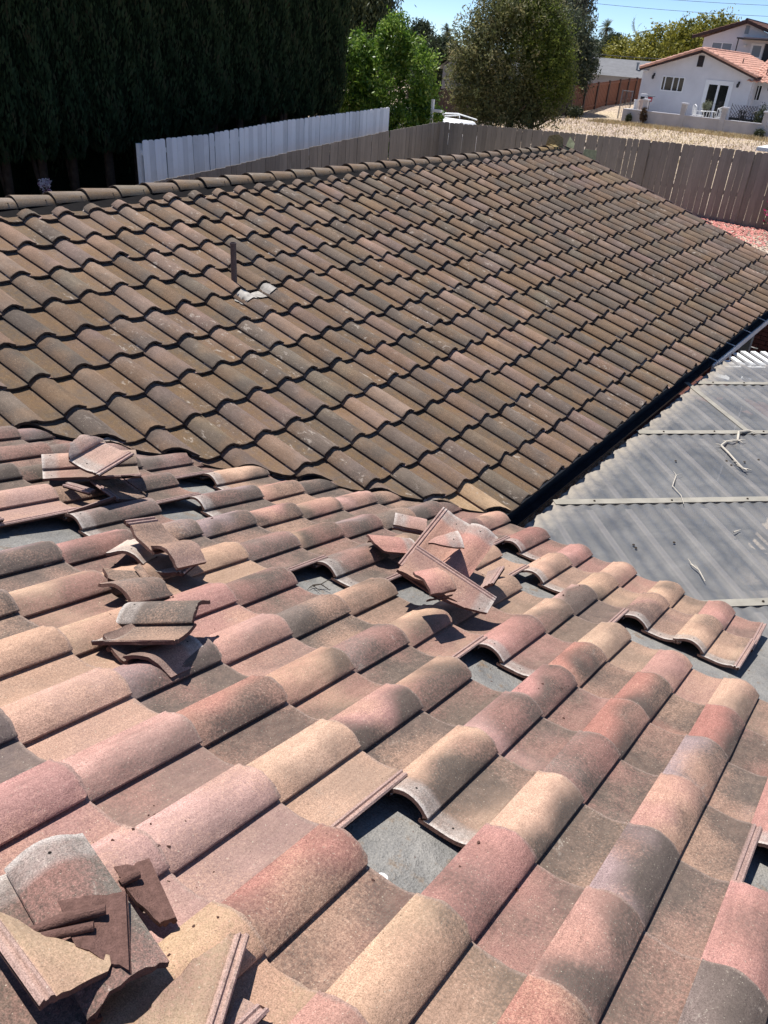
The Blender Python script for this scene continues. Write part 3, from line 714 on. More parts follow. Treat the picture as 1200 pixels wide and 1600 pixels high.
# ---- broken and loose tiles lying on the roof, one thing each
PCOL = {'buffgrey': ((0.56, 0.40, 0.29), 0.7), 'pale': ((0.58, 0.44, 0.36), 0.15), 'grey': ((0.20, 0.16, 0.135), 0.6), 'mauve': ((0.40, 0.28, 0.25), 0.3), 'brown': ((0.32, 0.21, 0.17), 0.5),
        'red': ((0.46, 0.235, 0.19), 0.35), 'redgrey': ((0.46, 0.26, 0.21), 0.3), 'greybig': ((0.17, 0.145, 0.12), 1.3), 'buff': ((0.62, 0.43, 0.27), 0.45), 'underside': ((0.2, 0.12, 0.10), 0.5)}
PIECES = [
    ('A1', 'buffgrey', 'long pale-headed broken roof tile lying sideways on top of the upper left pile', [(-0.17, -0.01), (0.16, -0.01), (0.16, 0.44), (-0.11, 0.44)], (-0.8054, -3.3433, -0.5973), [(0.5273, -0.8452, 0.0862), (0.8466, 0.5313, 0.0309), (-0.0719, 0.0567, 0.9958)], 0),
    ('A2', 'pale', 'rounded pale pink tile shard with a nail hole and rib on the upper left pile', [(-0.17, 0.2), (-0.17, 0.44), (0.0, 0.44), (0.05, 0.38), (0.06, 0.3), (0.0, 0.22)], (-0.7567, -3.297, -0.4011), [(-0.1877, -0.9822, 0.0048), (0.9491, -0.1827, -0.2567), (0.253, -0.0436, 0.9664)], 0),
    ('A3', 'grey', 'shaded curved tile shard poking out under the right end of the upper left pile', [(-0.17, 0.2), (-0.17, 0.42), (0.0, 0.42), (0.0, 0.2)], (-0.9244, -3.7299, -0.6688), [(0.9824, 0.0637, 0.1756), (-0.0509, 0.9958, -0.0758), (-0.1797, 0.0655, 0.9816)], 0),
    ('A4', 'grey', 'dark narrow tile flake leaning below the upper left pile', [(-0.17, 0.127), (-0.17, 0.398), (-0.1, 0.38), (-0.08, 0.145)], (-0.9756, -3.4089, -0.7427), [(-0.2059, -0.9785, 0.0148), (0.65, -0.1254, 0.7495), (-0.7315, 0.1639, 0.6618)], 0),
    ('A5', 'mauve', 'small rib fragment jutting from beneath the left of the upper left pile', [(-0.17, 0.242), (-0.17, 0.38), (-0.12, 0.38), (-0.12, 0.242)], (-0.901, -3.6007, -0.6079), [(0.9228, -0.3843, -0.0262), (0.3775, 0.9158, -0.1374), (0.0768, 0.1169, 0.9902)], 0),
    ('B1', 'brown', 'short broken tile with its open curved end raised, topmost of the second left pile', [(-0.17, -0.01), (0.16, -0.01), (0.16, 0.16), (0.0, 0.18), (-0.17, 0.16)], (-1.3661, -4.1437, -0.4512), [(-0.0142, 0.9374, 0.3478), (-0.9638, 0.0798, -0.2546), (-0.2664, -0.3389, 0.9024)], 0),
    ('B2', 'pale', 'broken tile with a whitened jagged head edge facing the camera in the second left pile', [(-0.17, 0.24), (0.16, 0.24), (0.16, 0.44), (-0.17, 0.44)], (-1.039, -3.9414, -0.6474), [(-0.4425, -0.8447, 0.3011), (0.8916, -0.4503, 0.0472), (0.0957, 0.2893, 0.9524)], 0),
    ('B3', 'grey', 'dark brown barrel shard arching over a hole below the second left pile', [(-0.002, 0.0), (0.16, 0.0), (0.16, 0.23), (-0.002, 0.22)], (-1.4549, -4.368, -0.5228), [(-0.111, -0.9003, 0.4209), (0.9919, -0.1268, -0.0097), (0.0622, 0.4164, 0.907)], 0),
    ('B4', 'grey', 'thin grey tile sliver sticking out left of the second left pile', [(-0.13, 0.22), (0.02, 0.2), (0.02, 0.31), (-0.11, 0.33)], (-1.5556, -4.451, -0.4727), [(0.8946, 0.3153, 0.3167), (-0.3242, 0.9456, -0.0256), (-0.3076, -0.0798, 0.9482)], 0),
    ('C1', 'grey', 'dark grey broken tile lying sideways, upper piece of the pile left of centre', [(-0.14, 0.14), (0.16, 0.16), (0.16, 0.44), (-0.14, 0.44)], (-1.5724, -4.8281, -0.3243), [(0.9083, -0.4083, 0.0916), (0.3643, 0.8792, 0.307), (-0.2059, -0.2455, 0.9473)], 0),
    ('C2', 'brown', 'pointed reddish tile shard with a chalky tip under the sideways grey tile', [(-0.12, 0.43), (0.151, 0.44), (0.16, 0.26), (0, 0.2), (-0.12, 0.22)], (-2.0484, -4.6344, -0.3474), [(0.0058, 0.964, 0.2659), (-0.9839, 0.053, -0.1707), (-0.1786, -0.2606, 0.9488)], 0),
    ('D1', 'red', 'large reddish tile with a chalky head and long rib, back of the central pile', [(-0.17, 0.02), (0.16, 0.02), (0.16, 0.44), (-0.17, 0.44)], (-0.3229, -4.7574, -0.9003), [(0.0961, 0.9361, -0.3386), (-0.9744, 0.019, -0.2241), (-0.2033, 0.3515, 0.9138)], 0),
    ('D2', 'redgrey', 'tile with a long double rib running down to the right, front of the central pile', [(-0.17, 0.02), (-0.17, 0.44), (-0.04, 0.44), (-0.01, 0.33), (0.06, 0.2), (0.12, 0.02)], (-0.6028, -4.7724, -0.6266), [(-0.9788, 0.2044, 0.0141), (-0.1962, -0.9148, -0.3531), (-0.0593, -0.3483, 0.9354)], 0),
    ('D3', 'red', 'red tile shard with a nail hole at the left edge of the central pile', [(-0.02, 0.44), (0.16, 0.44), (0.16, 0.24), (0.1, 0.17), (0.04, 0.17), (-0.02, 0.28)], (-0.477, -4.3022, -0.7361), [(-0.4597, 0.8498, 0.258), (-0.8872, -0.4271, -0.1743), (-0.038, -0.309, 0.9503)], 0),
    ('D4', 'mauve', 'narrow pinkish tile bar with a pale end at the top left of the central pile', [(0.0, 0.26), (0.0, 0.44), (0.1, 0.44), (0.1, 0.26)], (0.13, -4.7645, -0.8857), [(0.8293, -0.5205, 0.203), (0.5349, 0.8447, -0.0192), (-0.1615, 0.1246, 0.979)], 0),
    ('D5', 'redgrey', 'triangular reddish and grey shard resting on the large tile of the central pile', [(0.0, 0.44), (0.12, 0.44), (0.1, 0.36), (0.06, 0.27), (0.03, 0.3)], (-0.4093, -4.4859, -0.7741), [(-0.5799, 0.7366, -0.3481), (-0.739, -0.6554, -0.1558), (-0.3429, 0.1669, 0.9244)], 0),
    ('D6', 'red', 'small curved red shard on the front tile of the central pile', [(0.02, 0.0), (0.16, 0.0), (0.16, 0.14), (0.02, 0.14)], (-0.6253, -5.0884, -0.6263), [(0.341, -0.9373, 0.0721), (0.8983, 0.3023, -0.319), (0.2772, 0.1735, 0.945)], 0),
    ('D7', 'mauve', 'small ribbed tile chip tucked behind the right end of the central pile', [(-0.17, 0.2), (-0.17, 0.34), (-0.09, 0.36), (-0.07, 0.2)], (0.1381, -4.8514, -0.8728), [(-0.0788, -0.9838, -0.1611), (0.8858, -0.1432, 0.4414), (-0.4574, -0.108, 0.8827)], 0),
    ('E1', 'greybig', 'large whole grey tile with a chalky head lying across the bottom left corner', [(-0.17, 0.05), (0.16, 0.08), (0.16, 0.44), (-0.17, 0.44)], (-2.6089, -5.6101, -0.1393), [(0.9605, 0.1867, 0.2066), (-0.1899, 0.9818, -0.0045), (-0.2036, -0.035, 0.9784)], 0),
    ('E2', 'underside', 'upturned dark tile fragment with crossing lugs on the bottom left pile', [(-0.17, 0.2), (-0.17, 0.44), (0.01, 0.44), (0.01, 0.385), (-0.08, 0.32), (-0.12, 0.2)], (-2.7921, -5.6641, -0.0546), [(-0.8246, 0.5612, -0.0713), (0.565, 0.8104, -0.1548), (-0.0291, -0.168, -0.9854)], 1),
    ('E3', 'buff', 'wedge-shaped buff tile shard with a ribbed edge in the bottom left corner', [(-0.17, 0.095), (-0.17, 0.34), (-0.13, 0.31), (-0.02, 0.12), (-0.04, 0.1)], (-2.5049, -5.6269, -0.1024), [(0.9436, 0.0905, 0.3183), (-0.1091, 0.9932, 0.0413), (-0.3124, -0.0737, 0.9471)], 0),
    ('E4', 'underside', 'upturned triangular tile shard with a grey rib lying alone on pink tiles', [(-0.17, 0.26), (-0.17, 0.44), (-0.09, 0.43), (-0.1, 0.33), (-0.13, 0.26)], (-2.606, -5.6578, -0.157), [(-0.9285, 0.3558, -0.1069), (0.367, 0.9229, -0.1166), (0.0572, -0.1474, -0.9874)], 1),
    ('E5', 'buff', 'buff tile shard with a pale raised rib at the bottom edge left of centre', [(-0.17, 0.11), (-0.17, 0.44), (0.0, 0.44), (-0.05, 0.28), (-0.08, 0.2), (-0.13, 0.12)], (-2.275, -5.4127, -0.1879), [(-0.3861, -0.8323, 0.3977), (0.8267, -0.5035, -0.251), (0.4092, 0.232, 0.8825)], 0),
    ('E6', 'mauve', 'small jagged tile chunk beside the ribbed shard at the bottom edge', [(-0.17, 0.104), (-0.17, 0.172), (-0.12, 0.178), (-0.1, 0.116)], (-2.2724, -5.5614, -0.277), [(-0.0086, -0.9567, 0.291), (1.0, -0.0089, -0.0), (0.0026, 0.291, 0.9567)], 0),
]
prng = random.Random(5)
for k, colk, lab, poly, org, rot, flip in PIECES:
    full = len(poly) == 4 and poly[0][0] < -0.16 and poly[1][0] > 0.15 and (poly[2][1]-poly[1][1]) > 0.4
    me = tile_mesh('broken_tile_mesh', PROF_HI, 14, 0.0022, prng, [MT_near, M_clay], cutpoly=[tuple(p) for p in poly])
    if me is None or len(me.polygons) == 0: print('EMPTY', k); continue
    Mx = Matrix([list(r_)+[0] for r_ in rot]+[[0, 0, 0, 1]]).to_4x4(); 
    q = Mx.to_quaternion()
    o = bpy.data.objects.new('broken_tile', me); COL.objects.link(o)
    o.rotation_mode = 'QUATERNION'; o.rotation_quaternion = q; o.location = org
    c_, f_ = PCOL[colk]; o.color = (*c_, f_)
    tag(o, lab, 'broken tile', 'broken roof tiles in loose piles on the near roof')
    if flip or k == 'C1':
        # hanging lugs cast on the underside
        lb = MB(); ys = [p[1] for p in poly]; us = [p[0] for p in poly]
        ym = min(max(ys), LEN)-0.05
        u0, u1 = max(min(us), -0.13), min(max(us), 0.0)
        lb.tube([(u0, ym, -0.016), ((u0+u1)/2, ym, -0.018), (u1, ym-0.005, -0.016)], [0.009, 0.012, 0.008], 8)
        if k == 'E2': lb.tube([(u0+0.02, ym-0.03, -0.016), (u1+0.05, ym-0.02, -0.018)], [0.008, 0.010], 8)
        lb.build('lug', M_clay, o, smooth=50)

# crumbs and chips of broken tile round the piles and in the holes
crng = np.random.default_rng(12)
spots = [(-8.8, 2.6), (-6.6, 1.8), (-5.2, 1.1), (-4.0, 4.4), (-1.0, 0.6), (-1.8, 3.5), (-2.9, 6.5), (-3.9, 7.7), (-0.4, 6.5), (-8.0, 3.4), (1.0, 7.0), (-2.0, -1.2)]
CV, CF = [], []
for (c_, r_) in spots:
    for _ in range(34):
        p = near_pt(c_+crng.normal(0, .38), r_+crng.normal(0, .32), -0.02)
        if p.x+p.y > VAL-0.1: continue
        u = (((near_pt(0, 0).y-p.y)/W) % 1.0)
        s_ = min(0.008, 0.0015+0.0026*abs(crng.normal())**1.6); k = len(CV)
        # drop the chip onto the surface profile
        cc2 = (O_near.y-p.y)/W; uu = -(cc2-round(cc2+0.0))*W
        if uu < -0.137: uu += W
        if uu > 0.151: uu -= W
        hz = 0.0
        for i in range(len(PROF_HI)-1):
            if PROF_HI[i][0] <= uu <= PROF_HI[i+1][0]: hz = PROF_HI[i][1]; break
        rr_ = (p.x-O_near.x)/math.cos(B)/S; fr = math.ceil(rr_)-rr_
        cell = (int(math.ceil(rr_)), int(round(cc2)))
        base_h = -DK if cell in MISSING else hz-fr*S*TILT
        q = Vector((p.x, p.y, zn(p.x)))+Z_n*(base_h)
        a0 = crng.uniform(0, 6.28)
        for (dx, dy, dz) in ((1, 0.1, -.2), (-.2, .9, -.2), (-.9, .1, -.2), (-.1, -.8, -.2), (.3, .3, .7), (-.4, -.2, .6)):
            CV.append(tuple(q+Vector((dx*math.cos(a0)-dy*math.sin(a0), dx*math.sin(a0)+dy*math.cos(a0), dz))*s_))
        CF += [(k, k+1, k+4), (k+1, k+2, k+5), (k+1, k+5, k+4), (k+2, k+3, k+5), (k+3, k, k+4), (k+3, k+4, k+5), (k, k+3, k+2, k+1)]
me = bpy.data.meshes.new('crumb_mesh'); me.from_pydata(CV, [], CF)
tag(link_mesh('tile_crumbs', me, M_clay), kind='stuff')

# ================================================================ PATIO COVER
EV = Vector((0.70711, -0.70711, 0)); GV = Vector((-0.70711, -0.70711, 0))
patio = empty('patio_cover', (3.5, -6.0, GROUND_LOW), 'translucent corrugated patio cover with pale straps between the roof wings', 'patio cover')
def sheet_material():
    t = NT('frosted_corrugated_sheet'); P = t.obj()
    n1 = t.noise(P, 2.2, 5, 0.65, 0.5); n2 = t.noise(P, 14, 6, 0.7); n3 = t.noise(P, 90, 2, 0.6)
    c = t.mix(t.ramp(n1, 0.38, 0.66), (0.185, 0.188, 0.190), (0.285, 0.276, 0.260))
    c = t.mix(t.math('MULTIPLY', t.ramp(n2, 0.55, 0.75), 0.5), c, (0.26, 0.24, 0.21))
    c = t.mix(t.math('MULTIPLY', t.ramp(n3, 0.70, 0.76), 0.6), c, (0.10, 0.09, 0.08))
    sy = t.n('ShaderNodeSeparateXYZ'); t.link(P, sy.inputs[0])
    edge = t.ramp(t.math('ADD', sy.outputs[1], t.math('MULTIPLY', t.math('SUBTRACT', n2, 0.5), 0.25)), -4.68, -4.50)
    c = t.mix(edge, c, (0.34, 0.30, 0.25))
    t.base(c, 0.34, 0.45)
    tr = t.n('ShaderNodeBsdfTransparent'); tr.inputs[0].default_value = (0.86, 0.88, 0.9, 1)
    mx = t.n('ShaderNodeMixShader'); t.put(mx.inputs[0], t.math('SUBTRACT', t.ramp(n1, 0.3, 0.7, 0.46, 0.34), t.math('MULTIPLY', edge, 0.4)))
    t.link(t.b.outputs[0], mx.inputs[1]); t.link(tr.outputs[0], mx.inputs[2]); t.link(mx.outputs[0], t.out.inputs[0])
    return t.m
M_sheet = sheet_material()
ZS = -1.5
def st(s, t, z=ZS): p = EV*s+GV*t; return (p.x, p.y, z)
s0, s1, t0_, t1_ = 3.4, 10.2, -1.152, 5.6
ns = int((s1-s0)/0.01); nt = 30
PIT = 0.10
ss = np.linspace(s0, s1, ns+1); tt = np.linspace(t0_, t1_, nt+1)
SS, TT = np.meshgrid(ss, tt)
ZZ = ZS+0.0055*np.cos(2*np.pi*SS/PIT)
V = np.stack([SS*EV.x+TT*GV.x, SS*EV.y+TT*GV.y, ZZ], -1).reshape(-1, 3)
ii, jj = np.meshgrid(np.arange(ns), np.arange(nt)); a = (jj*(ns+1)+ii).ravel()
F = np.stack([a, a+1, a+ns+2, a+ns+1], 1)
me = np_mesh('sheet_mesh', V, F)
bm = bmesh.new(); bm.from_mesh(me)
for co, no in (((0, -4.47, 0), (0, 1, 0)), ((0.98, 0, 0), (-1, 0, 0)), ((0, -10, 0), (0, -1, 0))):
    bmesh.ops.bisect_plane(bm, geom=bm.verts[:]+bm.edges[:]+bm.faces[:], plane_co=Vector(co), plane_no=Vector(no), clear_outer=True)
bmesh.ops.recalc_face_normals(bm, faces=bm.faces)
bm.to_mesh(me); bm.free(); me.shade_smooth()
for p_ in me.polygons[:1]:
    if p_.normal.z < 0: me.flip_normals()
attach(link_mesh('corrugated_sheet', me, M_sheet), patio)
# clip a strip given in (s,t) to the cover outline
def strip_pts(sa, ta, sb, tb, z, n=2):
    out = []
    for i in range(n+1):
        f_ = i/n; out.append(Vector(st(sa+(sb-sa)*f_, ta+(tb-ta)*f_, z)))
    return out
def clip_seg(a, b):
    """keep the part of segment a-b with x > 0.98 and y < -4.42"""
    a = Vector(a); b = Vector(b); lo, hi = 0.0, 1.0
    for (n_, k_) in ((Vector((1, 0, 0)), 1.0), (Vector((0, -1, 0)), 4.48)):
        fa, fb_ = a.dot(n_)-k_, b.dot(n_)-k_
        if fa < 0 and fb_ < 0: return None
        if fa < 0: lo = max(lo, fa/(fa-fb_))
        if fb_ < 0: hi = min(hi, fa/(fa-fb_))
    if hi <= lo: return None
    return a+(b-a)*lo, a+(b-a)*hi
prn = random.Random(9)
for i, t_ in enumerate((3.07, 1.845, 0.672, -0.50)):
    seg = clip_seg(st(3.0, t_, ZS+0.0125), st(10, t_, ZS+0.0125))
    if seg is None: continue
    mb = MB(); a, b = seg; n = 60
    for sd_ in range(1):
        vs = []
        for j in range(n+1):
            p = a+(b-a)*(j/n); wv = 0.0009*math.sin(j*1.9+i)
            for w_ in (-0.034, 0.034): 
                q = p+GV*w_; vs.append((q.x, q.y, ZS+0.0105+wv))
        m2 = len(vs); vs += [(x, y, z-0.0022) for x, y, z in vs]
        fs = []
        for j in range(n):
            k = 2*j; fs += [(k, k+1, k+3, k+2), (m2+k, m2+k+2, m2+k+3, m2+k+1), (k, k+2, m2+k+2, m2+k), (k+1, m2+k+1, m2+k+3, k+3)]
        mb.add(vs, fs)
    attach(mb.build('strap', M_strap), patio)
    # rafters below
    rb_ = MB(); rb_.beam(a+Vector((0, 0, -0.10)), b+Vector((0, 0, -0.10)), 0.045, 0.11); attach(rb_.build('rafter', M_beam), patio)
    for j in range(9):
        p = a+(b-a)*((j+0.5)/9)
        sc_ = MB(); sc_.lathe([(0.0001, 0.006), (0.006, 0.005), (0.009, 0.0), (0.007, -0.004)], p.x+prn.uniform(-.01, .01), p.y, ZS+0.014, 8); attach(sc_.build('screw', M_dirt), patio)
lap = MB(); a = Vector(st(6.72, -0.5, ZS+0.011)); b = Vector(st(6.72, 0.672, ZS+0.011)); lap.beam(a, b, 0.055, 0.003); attach(lap.build('lap_strip', M_strap), patio)
# long battens the corrugations rest on, lit through the sheet
s = 3.55
while s < 10:
    seg = clip_seg(st(s, -1.15, -1.55), st(s, 5.5, -1.55))
    if seg is not None:
        mb = MB(); mb.beam(seg[0], seg[1], 0.052, 0.035); attach(mb.build('batten', M_beam), patio)
    s += 0.30
# open white lattice beyond the sheet
s = 7.25
while s < 10:
    seg = clip_seg(st(s, -1.17, -1.545), st(s, -1.62, -1.545))
    if seg is not None:
        mb = MB(); mb.beam(seg[0], seg[1], 0.062, 0.022); attach(mb.build('lattice_slat', M_slat), patio)
    s += 0.128
mb = MB(); seg = clip_seg(st(3, -1.16, -1.60), st(10, -1.16, -1.60)); mb.beam(seg[0], seg[1], 0.045, 0.09); attach(mb.build('rafter', M_slat), patio)
for (x, y) in ((6.25, -4.75), (1.6, -9.2), (5.2, -9.2)):
    mb = MB(); mb.box(x-.045, x+.045, y-.045, y+.045, GROUND_LOW, -1.66); attach(mb.build('post', M_white), patio)
# more screws spread over the sheet
sm = prn
for i in range(46):
    s = 3.5+0.15*sm.randrange(4, 40); t_ = sm.choice([1.25, 2.45, 0.1, 3.6])+sm.uniform(-.05, .05)
    p = Vector(st(s, t_)); 
    if p.x < 1.25 or p.y > -4.5 or t_ < -1.1: continue
    mb = MB(); mb.lathe([(0.0001, 0.005), (0.007, 0.004), (0.010, 0.0), (0.008, -0.004)], p.x, p.y, ZS+0.0085, 8); attach(mb.build('screw', M_dirt), patio)
# frayed straw-coloured fibre tangle and twigs lying on the sheet
def twig(nm, pts, rad, mat, lab, cat, grp=None, branches=0, seed=0):
    rg = random.Random(seed); mb = MB(); mb.tube(pts, [rad*(1-0.6*i/(len(pts)-1)) for i in range(len(pts))], 6)
    for b_ in range(branches):
        p = Vector(pts[rg.randrange(len(pts)-1)]); q = p+Vector((rg.uniform(-1, 1), rg.uniform(-1, 1), rg.uniform(0.02, .12)))*0.07
        mb.tube([p, (p+q)/2+Vector((0, 0, .004)), q], [rad*.6, rad*.4, rad*.15], 5)
    return tag(mb.build(nm, mat), lab, cat, grp)
zz = ZS+0.022
twig('frayed_strap', [(4.28, -5.23, zz), (4.15, -5.17, zz+.01), (3.98, -5.21, zz), (3.88, -5.14, zz), (3.76, -5.13, zz), (3.66, -5.22, zz), (3.52, -5.33, zz), (3.44, -5.40, zz), (3.47, -5.33, zz+.01)], 0.013, M_straw, 'frayed pale strap tangle lying on the corrugated patio cover near the right edge', 'strap', None, 12, 3)
twig('dry_twig', [(2.93, -5.02, zz-.005), (2.72, -5.06, zz), (2.62, -5.16, zz), (2.50, -5.22, zz)], 0.005, M_straw, 'thin pale branching twig hanging below the strap in the middle of the patio cover', 'twig', None, 5, 4)
twig('dry_twig', [(1.74, -5.52, zz-.005), (1.70, -5.58, zz), (1.60, -5.65, zz)], 0.006, M_straw, 'short pale twig on the patio cover just above the near roof edge', 'twig', None, 2, 5)
twig('dry_twig', [(2.36, -5.62, zz-.005), (2.42, -5.65, zz)], 0.006, M_straw, 'tiny white splinter beside a dark spot on the patio cover', 'twig', None, 0, 6)
twig('dry_twig', [tuple(near_pt(-5.1, 3.42, -0.040)), tuple(near_pt(-5.02, 3.5, -0.03)), tuple(near_pt(-4.85, 3.52, -0.04))], 0.004, M_dirt, 'dark twig on the bare felt in the hole left of the central pile', 'twig', None, 4, 7)
wm = MB(); wc = near_pt(-0.62, 0.22, -DK)
wm.lathe([(0.0001, 0.001), (0.005, 0.001), (0.006, 0.004), (0.014, 0.004), (0.0155, 0.0)], 0, 0, 0, 16)
wo_ = wm.build('nail_washer', M_white); wo_.location = near_pt(-0.93, 0.15, -DK+0.002); wo_.rotation_euler = (0, B, 0); tag(wo_, 'round white nail washer on the bare felt in the biggest foreground hole', 'washer')

# ================================================================ GROUND
PTS = [(17, 6.5, -1.95), (17, 0, -1.72), (18.4, -1.9, -1.75), (14, -3, -1.75), (17, -8, -1.75), (7, 6.5, -2.75), (0, 7, -3.3), (-10, 8, -3.6), (7, 12, -2.9), (17, 11, -2.2), (30, -10, -1.8), (46, 12, -1.76), (46, 5, -1.72), (46, -5, -1.72),
       (33, 16.3, -1.94), (36.2, 15.9, -1.76), (45.5, 16.6, -1.83), (57.9, 17.7, -1.33), (63, 18.4, -1.21), (52, 10, -1.5), (30, 8, -1.9), (24, 12, -2.2), (40, 30, -2.5), (70, 30, -1.5), (70, 0, -1.5), (25, 30, -3.0)]
PA = np.array(PTS, dtype=float)
def terrain(x, y):
    x = np.asarray(x, float); y = np.asarray(y, float)
    d2 = (x[..., None]-PA[:, 0])**2+(y[..., None]-PA[:, 1])**2+0.3
    w = 1/d2**1.6; z = (w*PA[:, 2]).sum(-1)/w.sum(-1)
    low = (x < 12.0) & (y < 5.6)
    return np.where(low, GROUND_LOW, z)
def tz(x, y): return float(terrain(np.array([x]), np.array([y]))[0])
gx = np.concatenate([np.array([-1500, -700, -300, -120, -60, -30]), np.arange(-14, 11.9, 1.0), [11.99, 12.01], np.arange(12.5, 30, 0.7), np.arange(30, 70, 1.2), np.array([80, 100, 140, 200, 320, 600, 1500])])
gy = np.concatenate([np.array([-1500, -600, -200, -80, -40]), np.arange(-25, 5.5, 1.0), [5.59, 5.61], np.arange(6, 30, 0.7), np.array([34, 40, 50, 70, 110, 200, 400, 800, 1500])])
GX, GY = np.meshgrid(gx, gy); GZ = terrain(GX, GY)
GZ += 0.02*np.sin(GX*2.1+GY*1.3)*np.cos(GY*1.7)
far_ = np.hypot(GX-20, GY); GZ = np.where(far_ > 150, -2.0, GZ)
V = np.stack([GX, GY, GZ], -1).reshape(-1, 3); nx_, ny_ = len(gx), len(gy)
ii, jj = np.meshgrid(np.arange(nx_-1), np.arange(ny_-1)); a = (jj*nx_+ii).ravel()
me = np_mesh('ground_mesh', V, np.stack([a, a+1, a+nx_+1, a+nx_], 1)); me.shade_smooth()
tag(link_mesh('ground', me, M_ground), kind='structure')
# porch paving and retaining wall in dark red brick
pv = MB(); pv.box(8.0, 11.8, -9.0, -2.7, GROUND_LOW+0.004, GROUND_LOW+0.03); tag(pv.build('porch_floor', M_brick), kind='structure')
rw = empty('retaining_wall', (12.0, -4.0, GROUND_LOW), 'dark red brick retaining wall beyond the gable end, glimpsed past the gutter', 'wall')
bkm = MB(); bkm.box(-.045, .045, -0.105, 0.105, -0.032, 0.032); bme = bkm.mesh('brick_mesh'); bme.materials.append(M_brick)
mw = MB(); mw.box(11.86, 12.1, -9.0, 5.7, GROUND_LOW, -1.78); mo = mw.build('mortar', M_mortar); attach(mo, rw)
cnt = 0
for row in range(24):
    for j in range(13):
        if cnt >= 290: break
        o = bpy.data.objects.new('brick', bme); COL.objects.link(o); attach(o, rw)
        o.matrix_basis = Matrix.Translation((11.84+rng.uniform(-.004, .004), -5.5+j*0.22+(0.11 if row % 2 else 0), GROUND_LOW+0.04+row*0.074)); cnt += 1

# loose gravel, straw and petals: nobody could count them
def scatter(nm, n, fn, size, mat, seed):
    rg = np.random.default_rng(seed); P = fn(rg, n); k = len(P)
    a1 = rg.uniform(0, 2*np.pi, k); tl = rg.uniform(-0.5, 0.5, k); sz = size*rg.uniform(0.5, 1.5, k)
    ux = np.stack([np.cos(a1), np.sin(a1), tl], 1)*sz[:, None]; vy = np.stack([-np.sin(a1), np.cos(a1), rg.uniform(-.4, .4, k)], 1)*sz[:, None]*0.7
    up = np.array([0, 0, 1.0])*sz[:, None]*0.5
    V = np.stack([P-ux, P+vy, P+ux, P-vy, P+up], 1).reshape(-1, 3); b = np.arange(k)*5
    F = np.concatenate([np.stack([b, b+1, b+4], 1), np.stack([b+1, b+2, b+4], 1), np.stack([b+2, b+3, b+4], 1), np.stack([b+3, b, b+4], 1)])
    return tag(link_mesh(nm, np_mesh(nm, V, F), mat), kind='stuff')
M_stone = simple('pale_pebble', (0.56, 0.45, 0.37), 0.95, 0.4, 3)
M_stone2 = simple('dark_pebble', (0.22, 0.17, 0.14), 0.95, 0.4, 3)
M_grass = simple('dry_grass', (0.52, 0.41, 0.23), 0.95, 0.3, 2)
def in_rect(x0, x1, y0, y1):
    def fn(rg, n):
        x = rg.uniform(x0, x1, n); y = rg.uniform(y0, y1, n); return np.stack([x, y, terrain(x, y)+0.01], 1)
    return fn
scatter('gravel', 16000, in_rect(12.3, 17, -6, 3), 0.022, M_stone, 1)
scatter('gravel', 9000, in_rect(12.3, 17, -6, 3), 0.025, M_stone2, 2)
scatter('gravel', 14000, in_rect(22, 47, 2, 17), 0.035, M_stone, 3)
scatter('gravel', 3500, in_rect(22, 47, 2, 17), 0.03, M_stone2, 4)
def petals(rg, n):
    x = 16.2+rg.normal(0, 0.9, n); y = -1.6+rg.normal(0, 1.1, n); x = np.clip(x, 12.5, 17); return np.stack([x, y, terrain(x, y)+0.025], 1)
scatter('fallen_petals', 2600, petals, 0.03, M_petal, 5)
def grass_fn(rg, n):
    x = np.concatenate([rg.uniform(44.3, 46.3, n//2), rg.uniform(20, 46, n//2)]); y = np.concatenate([rg.uniform(2, 14, n//2), rg.uniform(2, 17, n//2)])
    return np.stack([x, y, terrain(x, y)], 1)
def grass(nm, n, fn, h, mat, seed):
    rg = np.random.default_rng(seed); P = fn(rg, n); k = len(P); a1 = rg.uniform(0, 2*np.pi, k); hh = h*rg.uniform(0.4, 1.3, k)
    sx = np.stack([np.cos(a1), np.sin(a1), np.zeros(k)], 1)*0.02
    top = P+np.stack([rg.normal(0, .4, k)*hh, rg.normal(0, .4, k)*hh, hh], 1)
    V = np.stack([P-sx, P+sx, top], 1).reshape(-1, 3); b = np.arange(k)*3
    return tag(link_mesh(nm, np_mesh(nm, V, np.stack([b, b+1, b+2], 1)), mat), kind='stuff')
grass('dry_grass', 16000, grass_fn, 0.16, M_grass, 6)

